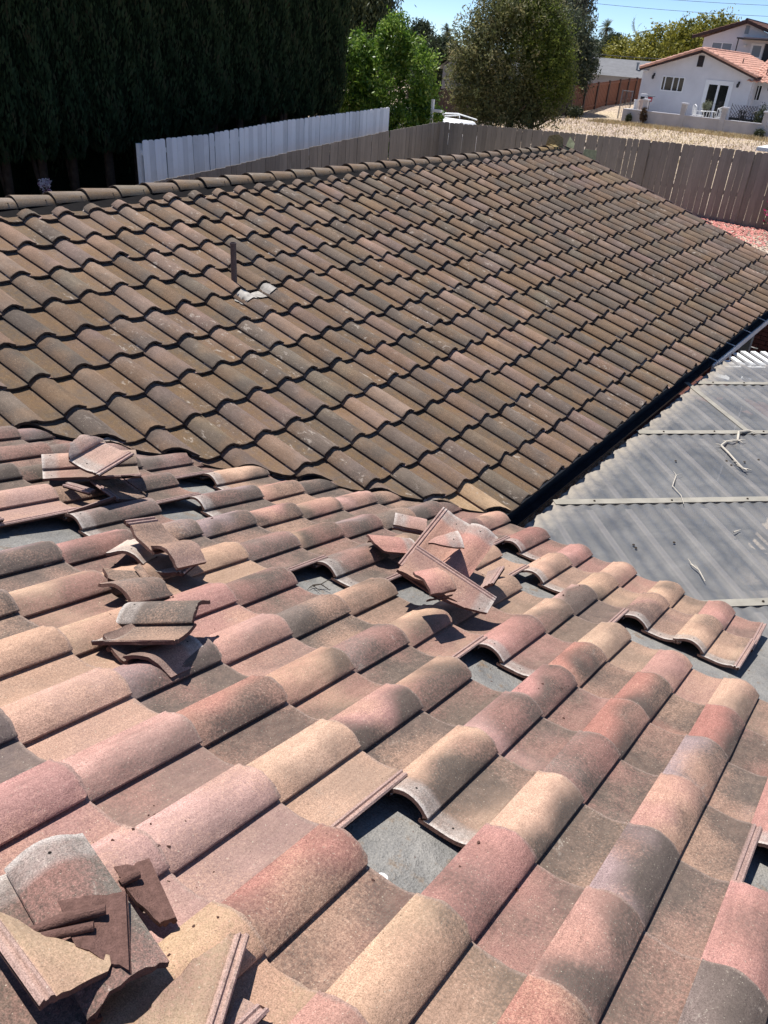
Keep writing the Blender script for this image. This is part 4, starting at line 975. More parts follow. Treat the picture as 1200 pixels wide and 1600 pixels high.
# ================================================================ PICKET FENCES
def picket_mesh(w, h, th, corner, mat):
    mb = MB(); c = corner
    prof = [(-w/2, 0), (w/2, 0), (w/2, h-c), (w/2-c*0.25, h-c*0.4), (w/2-c, h), (-w/2+c, h), (-w/2+c*0.25, h-c*0.4), (-w/2, h-c)]
    n = len(prof); v = [(x, -th/2, z) for x, z in prof]+[(x, th/2, z) for x, z in prof]
    mb.add(v, [tuple(range(n)), tuple(reversed(range(n, 2*n)))]+[(i, n+i, n+(i+1) % n, (i+1) % n) for i in range(n)])
    me = mb.mesh('picket_mesh'); me.materials.append(mat); return me
def fence(label, pts, w, gap, th, corner, mat, side, seed, hgt, gaps=()):
    """pts: (x, y, ztop) polyline; pickets on the given side of the rails"""
    rg = random.Random(seed); a0 = Vector(pts[0]); root = empty('picket_fence', (a0.x, a0.y, a0.z-hgt), label, 'fence')
    pm = picket_mesh(w, hgt, th, corner, mat); total = 0
    L = []; 
    for i in range(len(pts)-1): L.append((Vector(pts[i]), Vector(pts[i+1])))
    dist = 0
    for (p, q) in L:
        d = Vector((q.x-p.x, q.y-p.y, 0)); ln = d.length; d.normalize(); nrm = Vector((-d.y, d.x, 0))*side
        n = int(round(ln/(w+gap))); ang = math.atan2(d.y, d.x)
        for k in range(n):
            t = (k+0.5)*(w+gap)/ln; dist = (k+.5)*(w+gap)
            if any(abs(t-g) < 0.004 for g in gaps): continue
            zt = p.z+(q.z-p.z)*t+rg.uniform(-0.008, 0.008)
            if total < 295:
                o = bpy.data.objects.new('picket', pm); COL.objects.link(o)
                o.parent = root; o.matrix_parent_inverse = Matrix.Translation(-Vector(root.location))
                o.matrix_basis = Matrix.Translation((p.x+d.x*ln*t+nrm.x*(0.03+rg.uniform(0, .004)), p.y+d.y*ln*t+nrm.y*(0.03+rg.uniform(0, .004)), zt-hgt)) @ Matrix.Rotation(ang+R(rg.uniform(-1.5, 1.5)), 4, 'Z') @ Matrix.Rotation(R(rg.uniform(-0.5, 0.5)), 4, 'Y')
                total += 1
        for dz in (0.22, hgt*0.55, hgt-0.15):
            mb = MB(); mb.beam((p.x, p.y, p.z-dz), (q.x, q.y, q.z-dz), 0.04, 0.085); attach(mb.build('rail', mat), root)
        k = 0
        while k*2.3 <= ln:
            t = k*2.3/ln; x = p.x+d.x*ln*t-nrm.x*0.07; y = p.y+d.y*ln*t-nrm.y*0.07; zt = p.z+(q.z-p.z)*t
            mb = MB(); mb.box(x-.045, x+.045, y-.045, y+.045, zt-hgt-0.2, zt-0.06); attach(mb.build('post', mat), root); k += 1
    return root
fence('grey-brown dog-eared picket fence crossing behind the gable end of the roof', [(17.0, 6.45, -0.44), (17.0, 0.6, -0.24), (17.0, -6.5, -0.14)], 0.138, 0.008, 0.016, 0.028, M_greyfence, -1, 21, 1.62)
fence('grey-brown picket fence stepping down to the left in front of the white fence', [(17.0, 6.5, -0.45), (14.67, 6.5, -0.60), (12.51, 6.5, -0.78), (10.68, 6.5, -0.95), (8.85, 6.5, -1.13), (3.5, 6.5, -1.55)], 0.139, 0.005, 0.016, 0.012, M_greyfence, 1, 22, 1.62)
fence('tall white picket fence with rounded tops in front of the dark cypress hedge', [(7.86, 7.5, -0.69), (9.6, 7.5, -0.62), (11.73, 7.5, -0.43), (13.85, 7.5, -0.30), (15.95, 7.5, -0.18)], 0.138, 0.005, 0.018, 0.035, M_whitefence, -1, 23, 2.0, gaps=(0.02,))

# brown panel fence beyond the gravel lot: each panel a part
pf = empty('panel_fence', (33, 16.3, -1.94), 'brown wooden panel fence turning reddish behind the gravel lot', 'fence')
bp = [Vector((29.0, 16.0, -2.0)), Vector((36.2, 15.9, -1.74)), Vector((45.5, 16.6, -1.83)), Vector((57.9, 17.7, -1.33)), Vector((63.1, 18.4, -1.21)), Vector((66, 15.5, -1.2))]
hts = [1.55, 1.55, 1.55, 1.6, 1.65, 1.65]
def along(pts, dstep):
    out = [pts[0].copy()]; i = 0; cur = pts[0].copy(); rem = dstep
    while i < len(pts)-1:
        seg = pts[i+1]-cur
        if seg.length >= rem: cur = cur+seg.normalized()*rem; out.append(cur.copy()); rem = dstep
        else: rem -= seg.length; i += 1; cur = pts[i].copy()
    return out
an = along(bp, 2.35)
for i in range(len(an)-1):
    p, q = an[i], an[i+1]; mat = M_brownfence if p.x < 47.0 else M_redfence; d = (q-p); d.z = 0; d.normalize(); nrm = Vector((d.y, -d.x, 0)); h = 1.56
    mb = MB(); nb_ = 15
    for k in range(nb_):
        a = p+(q-p)*(k/nb_+0.004); b = p+(q-p)*((k+1)/nb_-0.004); o_ = nrm*(0.012 if k % 2 else 0.0)
        mb.add([tuple(a+o_), tuple(b+o_), tuple(b+o_+Vector((0, 0, h))), tuple(a+o_+Vector((0, 0, h))), tuple(a+o_-nrm*.02), tuple(b+o_-nrm*.02), tuple(b+o_-nrm*.02+Vector((0, 0, h))), tuple(a+o_-nrm*.02+Vector((0, 0, h)))],
               [(0, 1, 2, 3), (5, 4, 7, 6), (4, 0, 3, 7), (1, 5, 6, 2), (3, 2, 6, 7)])
    for dz in (0.25, h-0.12): mb.beam(p+nrm*0.035+Vector((0, 0, dz)), q+nrm*0.035+Vector((0, 0, dz)), 0.04, 0.09)
    attach(mb.build('fence_panel', mat), pf)
    mb = MB(); mb.box(p.x-.06, p.x+.06, p.y-.10, p.y+.02, p.z-0.1, p.z+h+0.06); attach(mb.build('post', M_brownfence), pf)

# ================================================================ TREES
def rand_unit(rg, n):
    v = rg.normal(size=(n, 3)); return v/np.linalg.norm(v, axis=1)[:, None]
def leaf_quads(C, D, N, ln, wd):
    """C centre, D long direction, N normal-ish"""
    T = np.cross(D, N); T /= (np.linalg.norm(T, axis=1)[:, None]+1e-9)
    a = C-D*ln[:, None]/2; b = C+T*wd[:, None]/2; c = C+D*ln[:, None]/2; d = C-T*wd[:, None]/2
    V = np.stack([a, b, c, d], 1).reshape(-1, 3); k = np.arange(len(C))*4
    return V, np.stack([k, k+1, k+2, k+3], 1)
def crown(seed, blobs, n_clump, per, clump_r, ln, wd, droop=0.0, up=0.0, shell=0.75):
    """blobs: (cx,cy,cz,rx,ry,rz) ellipsoids; foliage as clumps of leaves spread through their volume"""
    rg = np.random.default_rng(seed); B_ = np.array(blobs, float); vol = B_[:, 3]*B_[:, 4]*B_[:, 5]; pr = vol**0.7; pr /= pr.sum()
    bi = rg.choice(len(B_), n_clump, p=pr); u = rand_unit(rg, n_clump); r = rg.uniform(0, 1, n_clump)**(1/(3+6*shell))
    r *= 1+0.13*rg.normal(size=n_clump)
    cc = B_[bi, :3]+u*B_[bi, 3:]*r[:, None]
    cr = clump_r*rg.uniform(0.55, 1.35, n_clump)
    Cn = np.repeat(np.arange(n_clump), per)
    off = rg.normal(size=(len(Cn), 3))*0.5; off[:, 2] *= (1+droop*1.4)
    C = cc[Cn]+off*cr[Cn][:, None]
    D = rand_unit(rg, len(C)); D[:, 2] = D[:, 2]-droop*1.6+up*1.3; D /= np.linalg.norm(D, axis=1)[:, None]
    N = rand_unit(rg, len(C))
    L = ln*rg.uniform(0.6, 1.4, len(C)); Wd = wd*rg.uniform(0.6, 1.4, len(C))
    V, F = leaf_quads(C, D, N, L, Wd)
    lv = np.clip(rg.uniform(0.15, 0.85, n_clump)[Cn]+rg.normal(0, 0.17, len(C)), 0, 1)
    return V, F, lv
def trunk_mb(base, h, r, seed, limbs=5, spread=1.2, lean=(0, 0)):
    rg = random.Random(seed); mb = MB(); pts = []
    for i in range(6):
        t = i/5; pts.append((base[0]+lean[0]*t+rg.uniform(-.04, .04)*h*t*0.5, base[1]+lean[1]*t+rg.uniform(-.04, .04)*h*t*0.5, base[2]-0.1+h*t))
    mb.tube(pts, [r*(1.25-0.85*i/5) for i in range(6)], 10)
    for k in range(limbs):
        t = rg.uniform(0.35, 0.85); p = Vector(pts[int(t*5)]); a = 2*math.pi*k/limbs+rg.uniform(-.4, .4)
        q = p+Vector((math.cos(a)*spread, math.sin(a)*spread, rg.uniform(.35, .8)*spread)); m_ = (p+q)/2+Vector((0, 0, -0.08*spread))
        mb.tube([p, m_, q], [r*.5, r*.34, r*.12], 7)
        for kk in range(2):
            q2 = q+Vector((rg.uniform(-.5, .5), rg.uniform(-.5, .5), rg.uniform(.1, .6)))*spread; mb.tube([m_, (m_+q2)/2+Vector((0, 0, .03)), q2], [r*.22, r*.14, r*.05], 6)
    return mb
def tree(name, label, cat, base, blobs, cols, seed, n_clump, per, clump_r, ln, wd, h, r, droop=0, up=0, shell=.75, trans=.25, group=None, limbs=6, spread=1.0, bk=None, lean=(0, 0), rough=.55):
    root = empty(name, base, label, cat, group)
    V, F, lv = crown(seed, blobs, n_clump, per, clump_r, ln, wd, droop, up, shell)
    lm = leaf_material(name+'_leaf', cols, trans, rough)
    o = link_mesh('crown', np_mesh('crown_mesh', V, F, {'lv': lv}), lm); attach(o, root)
    o = trunk_mb((base[0], base[1], base[2]), h, r, seed, limbs, spread, lean).build('trunk', bk or M_bark, None, smooth=60); attach(o, root)
    return root

# cypress hedge: individual columns of dense upright sprays round a solid dark core
def cypress_meshes(seed, rad, z0, z1, n):
    rg = np.random.default_rng(seed); H = z1-z0
    t = rg.uniform(0, 1, n)**0.95; th = rg.uniform(0, 2*np.pi, n)
    lobes = 1+0.13*np.sin(th*3+seed+t*5)+0.10*np.sin(th*7+t*17+seed*2)+0.05*np.sin(th*13-t*31)
    prof = np.clip(np.minimum(1.0, 0.50+t*4.2), 0, 1)*np.clip((1.04-t)*5, 0, 1)**0.6
    rr = rad*lobes*prof*rg.uniform(0.80, 1.09, n)
    C = np.stack([rr*np.cos(th), rr*np.sin(th), z0+t*H], 1)
    out = np.stack([np.cos(th), np.sin(th), np.zeros(n)], 1)
    D = out*rg.uniform(0.05, 0.55, n)[:, None]+np.array([0, 0, 1.0])+rg.normal(0, .18, (n, 3)); D /= np.linalg.norm(D, axis=1)[:, None]
    N = out+rg.normal(0, .45, (n, 3))
    V, F = leaf_quads(C, D, N, 0.13*rg.uniform(.6, 1.5, n), 0.038*rg.uniform(.6, 1.5, n))
    cl = 0.5+0.3*np.sin(C[:, 2]*6+th*5+seed)+rg.normal(0, .15, n)
    return np_mesh('cypress_crown_mesh', V, F, {'lv': np.clip(cl, 0, 1)})
M_cyp = leaf_material('cypress_spray', [(0.014, 0.024, 0.011), (0.026, 0.044, 0.020), (0.040, 0.066, 0.030), (0.05, 0.05, 0.028)], 0.04, 0.85, 0.05)
M_cypcore = simple('cypress_shade_core', (0.012, 0.019, 0.010), 0.95, 0.4, 6, 0.02, 0.05, 9)  # near-black solid core paints in the shaded inside of each crown
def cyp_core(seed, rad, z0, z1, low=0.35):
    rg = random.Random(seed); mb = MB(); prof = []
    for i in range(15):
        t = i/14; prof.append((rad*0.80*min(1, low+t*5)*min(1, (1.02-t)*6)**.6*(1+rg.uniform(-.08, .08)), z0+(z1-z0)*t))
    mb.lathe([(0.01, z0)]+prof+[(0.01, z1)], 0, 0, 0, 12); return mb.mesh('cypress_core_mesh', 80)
cyA = [cypress_meshes(s_, 0.60, 1.6, 8.8, 15000) for s_ in (31, 32, 33)]
cyB = [cypress_meshes(s_, 0.75, 0.1, 9.4, 9000) for s_ in (41, 42)]
for m_ in cyA+cyB: m_.materials.append(M_cyp)
coA = cyp_core(5, 0.60, 1.65, 8.7); coB = cyp_core(6, 0.95, -0.1, 9.3, 1.0)
for m_ in (coA, coB): m_.materials.append(M_cypcore)
trA = []
for s_ in (1, 2):
    mb = MB(); mb.tube([(0, 0, -.2), (.02, .01, .9), (-.02, 0, 2.2), (0, 0, 5)], [.115, .10, .085, .05], 10)
    mb.tube([(.05, .02, .7), (.16, .02, 1.5), (.22, 0, 2.4)], [.05, .045, .03], 7); m_ = mb.mesh('cypress_trunk_mesh', 60); m_.materials.append(M_bark_dark); trA.append(m_)
hr = random.Random(8); placed = []
x = 3.1; i = 0
while x < 17.0:
    placed.append((x+hr.uniform(-.08, .08), 10.3+hr.uniform(-.12, .12)+0.02*(x-10), 'front', i)); x += 0.86; i += 1
x = 1.5
while x < 17.4:
    placed.append((x+hr.uniform(-.1, .1), 11.9+hr.uniform(-.15, .15), 'back', i)); x += 1.15; i += 1  # back row added as a dark backdrop, keeps bright ground from showing through
for (x, y, rowk, i) in placed:
    z = tz(x, y)-0.05
    if rowk == 'front':
        lab = 'tall dark cypress in the front row of the hedge, its bare trunk showing below' if x < 7.8 else ('tall dark cypress in the front row of the hedge behind the white fence' if x < 16.2 else 'last cypress at the right end of the hedge beside the bright green tree')
    else: lab = 'dark cypress of the back row, added as a dark backdrop behind the trunks'
    root = empty('cypress_tree', (x, y, z), lab, 'tree', 'cypress trees of the tall dark hedge', rotz=hr.uniform(0, 6.28))
    sc = hr.uniform(0.95, 1.08); root.scale = (sc, sc, hr.uniform(0.97, 1.06))
    cm = hr.choice(cyA if rowk == 'front' else cyB)
    for nm, me_ in (('crown', cm), ('shade_core', coA if rowk == 'front' else coB), ('trunk', hr.choice(trA))):
        o = bpy.data.objects.new(nm, me_); COL.objects.link(o); o.parent = root

def gpos(px_, py_, D):
    """ground reference: world point seen D metres out in a given direction, precomputed offline"""
    return None
# bright green broadleaf tree behind the white fence corner
bz = tz(20.3, 10.3)
tree('broadleaf_tree', 'bright glossy green tree behind the end of the white fence', 'tree', (20.0, 10.6, bz),
     [(20.0, 10.8, -0.1, 0.75, 0.75, 1.2), (20.6, 9.9, 0.5, 0.65, 0.6, 1.0), (20.2, 10.5, 1.25, 0.5, 0.5, 0.75), (19.4, 11.6, 0.15, .6, .65, .95), (20.9, 9.6, -0.5, .55, .55, .85), (19.6, 11.2, -0.7, .65, .65, .7), (20.2, 10.0, -1.2, .75, .8, .7), (20.6, 9.5, -.9, .45, .5, .7), (19.0, 12.1, -.3, .5, .5, .7), (20.2, 10.5, 1.5, .45, .45, .5), (19.6, 11.5, .8, .5, .5, .7)],
     [(0.040, 0.085, 0.012), (0.09, 0.175, 0.02), (0.19, 0.30, 0.04), (0.36, 0.46, 0.11)], 51, 1000, 36, 0.19, 0.115, 0.055, 1.6, 0.09, trans=.4, up=.3, spread=.7, rough=.35)
# tall drooping dark tree behind it
tree('pepper_tree', 'tall dark drooping tree behind the bright green tree', 'tree', (37.5, 25.0, tz(37.5, 25)),
     [(37.8, 25.9, 3.0, 1.9, 1.9, 2.6), (36.5, 26.0, 2.6, 2.0, 2.2, 2.6), (38.4, 25.6, 3.4, 1.3, 1.3, 1.8), (37.6, 24.3, .6, 1.6, 1.6, 1.9)],
     [(0.025, 0.04, 0.016), (0.055, 0.075, 0.028), (0.09, 0.11, 0.045), (0.14, 0.16, 0.07)], 52, 800, 50, 0.5, 0.26, 0.075, 4.5, 0.28, droop=.8, spread=2.0)
# big olive-green tree in the middle
mb0 = (31.8, 12.3)
tree('olive_tree', 'big round olive-green tree with brownish leaves in the middle background', 'tree', (mb0[0], mb0[1], tz(*mb0)),
     [(31.6, 12.6, 1.0, 1.7, 1.8, 2.0), (31.2, 13.6, 1.1, 1.1, 1.2, 1.3), (32.0, 12.0, 2.7, 1.3, 1.4, 1.2), (31.4, 12.6, 3.1, 1.3, 1.3, .8), (31.8, 13.2, -.5, 1.6, 1.8, .9), (32.1, 11.0, .2, 1.0, 1.2, 1.4), (32.2, 11.4, -.7, 1.1, 1.2, .6), (31.0, 14.2, .0, .9, .9, 1.1), (30.9, 14.3, 1.3, .9, .9, 1.1), (31.2, 13.6, 2.4, .8, .8, .8), (32.3, 10.6, 1.4, .5, .6, .7), (31.9, 12.4, -1.0, 1.3, 1.5, .55)],
     [(0.055, 0.064, 0.026), (0.115, 0.130, 0.048), (0.185, 0.190, 0.075), (0.32, 0.28, 0.14)], 53, 1500, 34, 0.33, 0.16, 0.052, 2.2, 0.16, spread=1.3, droop=.15, shell=.5, trans=.45)
tree('feathery_tree', 'fresh yellow-green feathery tree rising on the right of the big olive-green tree', 'tree', (32.4, 11.5, tz(32.4, 11.5)),
     [(31.9, 11.7, 1.9, 1.1, 1.3, 1.5), (31.9, 10.8, 1.0, .9, 1.0, 1.3), (31.9, 12.4, 2.8, .9, 1.1, .8), (32.0, 10.5, .3, .7, .7, 1.0)],
     [(0.06, 0.085, 0.015), (0.11, 0.15, 0.02), (0.17, 0.21, 0.035), (0.24, 0.27, 0.06)], 54, 900, 46, 0.27, 0.13, 0.034, 2.4, 0.10, spread=.9, up=.2, trans=.5)
# grey-green tree to its right, trunk by the fence
tree('grey_green_tree', 'dark grey-green tree with drooping branches in front of the reddish fence', 'tree', (49.0, 18.3, tz(49.0, 18.3)),
     [(49.0, 18.3, 1.7, 1.4, 1.5, 1.9), (48.8, 19.6, 2.3, 1.2, 1.2, 1.6), (49.4, 17.6, .9, 1.1, 1.2, 1.2), (48.9, 20.1, .6, 1.0, 1.1, 1.3)],
     [(0.03, 0.045, 0.025), (0.06, 0.08, 0.04), (0.10, 0.12, 0.065), (0.17, 0.19, 0.12)], 55, 1000, 42, 0.36, 0.19, 0.07, 2.9, 0.16, droop=.5, spread=1.2)
tree('eucalyptus_tree', 'tall dusty tree with hanging foliage behind the grey-green tree at the top edge', 'tree', (60, 25.4, tz(60, 25.4)),
     [(60, 25.6, 4.9, 2.1, 2.1, 2.2), (60.3, 24.2, 4.6, 1.7, 1.7, 1.9), (59.5, 27, 4.9, 1.8, 1.8, 2.1)],
     [(0.04, 0.05, 0.035), (0.075, 0.085, 0.055), (0.12, 0.13, 0.09), (0.17, 0.18, 0.13)], 56, 800, 44, 0.55, 0.30, 0.09, 6.0, 0.25, droop=.8, spread=1.8)
tree('yellow_green_tree', 'wide yellow-green tree behind the roof of the white house', 'tree', (95, 27.5, tz(95, 27.5)),
     [(95, 27.0, 2.3, 3.6, 4.2, 2.6), (94, 31.0, 1.6, 3.0, 3.2, 2.0), (96, 23.6, 3.3, 3.2, 3.2, 2.6), (94, 34, .8, 2.4, 2.4, 1.6)],
     [(0.09, 0.10, 0.015), (0.19, 0.185, 0.025), (0.30, 0.28, 0.045), (0.42, 0.38, 0.09)], 57, 1200, 36, 0.65, 0.36, 0.16, 3.6, 0.3, spread=2.4, trans=.3)
for k, (x, y, z1, rr, sd_, lb) in enumerate(((92, 36.3, 1.9, 2.1, 61, 'small dark green tree at the foot of the tall palm'), (104, 38.5, 3.0, 2.0, 62, 'dark bushy tree beneath the windblown palm'), (66, 41.2, 1.9, 1.0, 63, 'narrow dark tree left of the small palm'), (63, 37.2, .3, 2.2, 64, 'low dark tree under the small palm'), (78, 47, .3, 2.6, 65, 'rounded dark treetop filling the gap above the grey gable'),
        (58, 33.5, .6, 1.7, 66, 'dark tree peeping between the small palm and the olive-green tree'))):
    b0 = tz(x, y)
    tree('dark_tree', lb, 'tree', (x, y, b0), [(x, y, z1-1.0, rr, rr, 1.9), (x+.4, y-.6, z1, rr*.6, rr*.6, 1.2)], [(0.02, 0.032, 0.016), (0.045, 0.062, 0.028), (0.075, 0.095, 0.045)], sd_, 300, 40, 0.5, 0.32, 0.12, 3.0, 0.18, spread=1.2)
# slim cypress on the skyline
tree('slim_cypress', 'slim dark cypress on the skyline between the two palms', 'tree', (108, 39.3, tz(108, 39.3)), [(108, 39.3, 1.6, .5, .5, 2.2), (108, 39.3, 3.0, .3, .3, 1.0)], [(0.015, 0.025, 0.012), (0.03, 0.045, 0.02)], 71, 130, 30, .3, .3, .08, 4, .12, up=1.5, limbs=2, spread=.3)

# palms
def palm(label, base, top, crown_r, seed, wind=0.0, nf=34, skirt=True, ball=1.0):
    root = empty('palm_tree', base, label, 'palm'); rg = random.Random(seed)
    mb = MB(); b = Vector(base); t = Vector(top)
    mb.tube([b, b+(t-b)*.5+Vector((.1, 0, 0)), t], [.26, .2, .17], 9); attach(mb.build('trunk', M_palm, smooth=60), root)
    vs = []; fs = []; lv = []
    def frond(p, az, el, ln, wdt, drp):
        prev = None; n = 7
        d = Vector((math.cos(az)*math.cos(el), math.sin(az)*math.cos(el), math.sin(el))); q = Vector(p); side = Vector((-math.sin(az), math.cos(az), 0))
        c = rg.random()
        for i in range(n):
            w = wdt*math.sin(math.pi*(0.12+0.86*i/(n-1)))
            for s_ in (-1, 1):
                for kk in range(3):
                    o0 = q+d*(ln/n*(kk/3)); tip = o0+side*s_*w+d*(ln/n*1.1)+Vector((0, 0, -w*.35)); k = len(vs)
                    vs.extend([tuple(o0), tuple(o0+d*ln/n*.28), tuple(tip)]); fs.append((k, k+1, k+2)); lv.append(c)
            q = q+d*(ln/n); d = (d+Vector((wind*.22, -wind*.20, -drp/n*1.6))).normalized()
    for i in range(nf):
        az = rg.uniform(0, 6.283); el = rg.uniform(-.5, 1.35); frond(t, az, el, crown_r*rg.uniform(.8, 1.1), crown_r*.26, 1.0 if not wind else .6)
    V = np.array(vs); F = np.array(fs)
    lm = leaf_material('palm_frond', [(0.03, 0.045, 0.02), (0.07, 0.09, 0.04), (0.12, 0.13, 0.06)], .15)
    attach(link_mesh('crown', np_mesh('palm_crown', V, F, {'lv': np.array(lv)}), lm), root)
    if skirt:
        mb = MB(); 
        for i in range(70):
            az = rg.uniform(0, 6.283); z = rg.uniform(-crown_r*1.5, 0); r0 = rg.uniform(.1, .65)*ball; p = t+Vector((math.cos(az)*r0*.4, math.sin(az)*r0*.4, z)); q = p+Vector((math.cos(az)*r0, math.sin(az)*r0, -.9))
            sd2 = Vector((-math.sin(az), math.cos(az), 0))*.1; mb.add([tuple(p-sd2), tuple(p+sd2), tuple(q)], [(0, 1, 2)])
        attach(mb.build('dead_frond_skirt', M_palm), root)
palm('tall palm with a shaggy round head on the skyline right of the dark trees', (117.4, 44.6, -1.8), (118.1, 45.3, 5.2), 1.5, 81, 0.0)
palm('windblown palm with one upright frond above the yellow-green tree', (122, 42.0, -1.8), (121.5, 41.9, 4.6), 2.6, 82, 0.9, nf=9, skirt=False)
palm('small distant palm in the gap between the bright green tree and the olive-green tree', (84.9, 50.2, -2.5), (85.6, 50.6, 2.9), 1.2, 83, 0.0)

# overhead cables in the sky
def cable(lab, a, b, sag, r):
    mb = MB(); a = Vector(a); b = Vector(b); pts = [a+(b-a)*(i/16)-Vector((0, 0, sag*4*(i/16)*(1-i/16))) for i in range(17)]
    mb.tube(pts, r, 5); tag(mb.build('overhead_cable', M_wire, smooth=60), lab, 'cable')
cable('highest overhead cable crossing the sky above the white houses', (96, 56, 8.9), (128, 8, 9.5), 0.9, 0.022)
cable('second overhead cable just below the highest one in the sky', (96, 56, 7.9), (128, 8, 8.3), 0.9, 0.022)
cable('low dark cable passing in front of the yellow-green tree', (84, 44, 2.6), (84, 20, 2.0), 0.5, 0.03)

# ================================================================ WHITE HOUSE ACROSS THE LOT
HX = 50.0
wh = empty('white_house', (HX, 10.0, -1.5), 'single storey white stucco house with salmon tiled roof across the gravel lot', 'house')
def A_(o): return attach(o, wh)
def wall_with_openings(name, X, th, outline_y0, outline_y1, z0, z1, ops, mat):
    """rectangular wall facing -x with rectangular openings, built as strips"""
    mb = MB(); ys = sorted({outline_y0, outline_y1, *[o[0] for o in ops], *[o[1] for o in ops]})
    for i in range(len(ys)-1):
        ya, yb = ys[i], ys[i+1]; cuts = sorted([(o[2], o[3]) for o in ops if o[0] <= ya and o[1] >= yb]); z = z0
        for c0, c1 in cuts: 
            if c0 > z: mb.box(X, X+th, ya, yb, z, c0)
            z = c1
        if z < z1: mb.box(X, X+th, ya, yb, z, z1)
    return mb
ops = [(10.83, 12.2, -0.03, 0.755), (8.14, 9.47, -1.5, 0.62)]
mb = wall_with_openings('wall', HX, 0.2, 7.0, 13.45, -1.9, 0.98, ops, M_stucco)
apz = 2.08; apy = 10.1
mb.add([(HX, 7.0, .98), (HX, 13.45, .98), (HX, apy, apz), (HX+.2, 7.0, .98), (HX+.2, 13.45, .98), (HX+.2, apy, apz)], [(0, 2, 1), (3, 4, 5), (0, 3, 5, 2), (1, 2, 5, 4)])
A_(mb.build('wall', M_stucco))
mb = wall_with_openings('wall', HX+0.9, 0.2, 1.0, 7.0, -1.9, 0.95, [(6.62, 6.98, -.1, .68)], M_stucco); mb.box(HX+.2, HX+.9, 6.9, 7.0, -1.9, .95); A_(mb.build('wall', M_stucco))
mb = MB(); mb.box(HX+.2, HX+12, 13.25, 13.45, -1.9, .9); A_(mb.build('wall', M_stucco))
mb = MB(); mb.box(HX+.25, HX+.3, 7.2, 13.2, -1.9, 0.9); mb.box(HX+1.15, HX+1.2, 1.2, 7.0, -1.9, 0.9); A_(mb.build('dark_interior', M_black))
def window(X, y0, y1, z0, z1, n, frame, glass, parent, fw=0.05, nm='window', bar=True):
    mb = MB(); mb.box(X-.02, X+.06, y0, y0+fw, z0, z1); mb.box(X-.02, X+.06, y1-fw, y1, z0, z1); mb.box(X-.018, X+.058, y0+fw, y1-fw, z0, z0+fw); mb.box(X-.018, X+.058, y0+fw, y1-fw, z1-fw, z1)
    for k in range(1, n):
        y = y0+(y1-y0)*k/n; mb.box(X-.016, X+.056, y-fw*.6, y+fw*.6, z0+fw, z1-fw)
    o = attach(mb.build(nm, frame), parent)
    for k in range(n):
        ya = y0+(y1-y0)*k/n+fw*.8; yb = y0+(y1-y0)*(k+1)/n-fw*.8; g = MB(); g.box(X+.02, X+.03, ya, yb, z0+fw, z1-fw); g.build('pane', glass, o)
    return o
window(HX, 10.83, 12.2, -0.03, 0.755, 2, M_white, M_glass, wh)
for (yc, k) in ((11.18, 0), (12.0, 1)):
    mb = MB(); mb.box(HX+.015, HX+.019, yc-.03, yc+.03, .03, .7); A_(mb.build('blind_edge', M_white))
d1 = window(HX, 8.14, 9.47, -1.5, 0.62, 2, M_white, M_glass, wh, 0.10, 'french_door')
for y in (8.76, 8.86):
    mb = MB(); mb.tube([(HX-.03, y, -.45), (HX-.06, y, -.45), (HX-.06, y+(.07 if y > 8.8 else -.07), -.45)], .012, 6); mb.build('handle', M_black, d1)
mb = MB(); mb.box(HX-.03, HX-.004, 8.02, 8.14, -1.5, .74); mb.box(HX-.03, HX-.004, 9.47, 9.59, -1.5, .74); mb.box(HX-.028, HX-.006, 8.14, 9.47, .62, .74); A_(mb.build('door_trim', M_white))
window(HX+.9, 6.62, 6.98, -.1, .68, 2, M_white, M_glass, wh, .03)
vt = MB(); vt.box(HX-.03, HX-.002, 10.0, 10.34, 1.34, 1.90)
vo = A_(vt.build('gable_vent', M_black))
for k in range(7):
    mb = MB(); mb.beam((HX-.04, 10.02, 1.38+k*.078), (HX-.04, 10.32, 1.38+k*.078), .012, .03, (0.5, 0, 1)); mb.build('louvre', M_fascia, vo)
def wall_lamp(X, y, z, parent):
    mb = MB(); mb.box(X-.03, X, y-.05, y+.05, z-.02, z+.12); mb.tube([(X-.02, y, z+.08), (X-.14, y, z+.11), (X-.16, y, z+.02)], .012, 6); o = attach(mb.build('wall_lamp', M_black), parent)
    g = MB(); g.lathe([(.001, .03), (.04, .02), (.075, -.02), (.07, -.16), (.03, -.19), (.001, -.2)], X-.16, y, z, 8); g.build('lantern', M_black, o)
wall_lamp(HX, 12.73, .72, wh); wall_lamp(HX, 7.73, .66, wh); wall_lamp(HX+.9, 6.2, .62, wh)
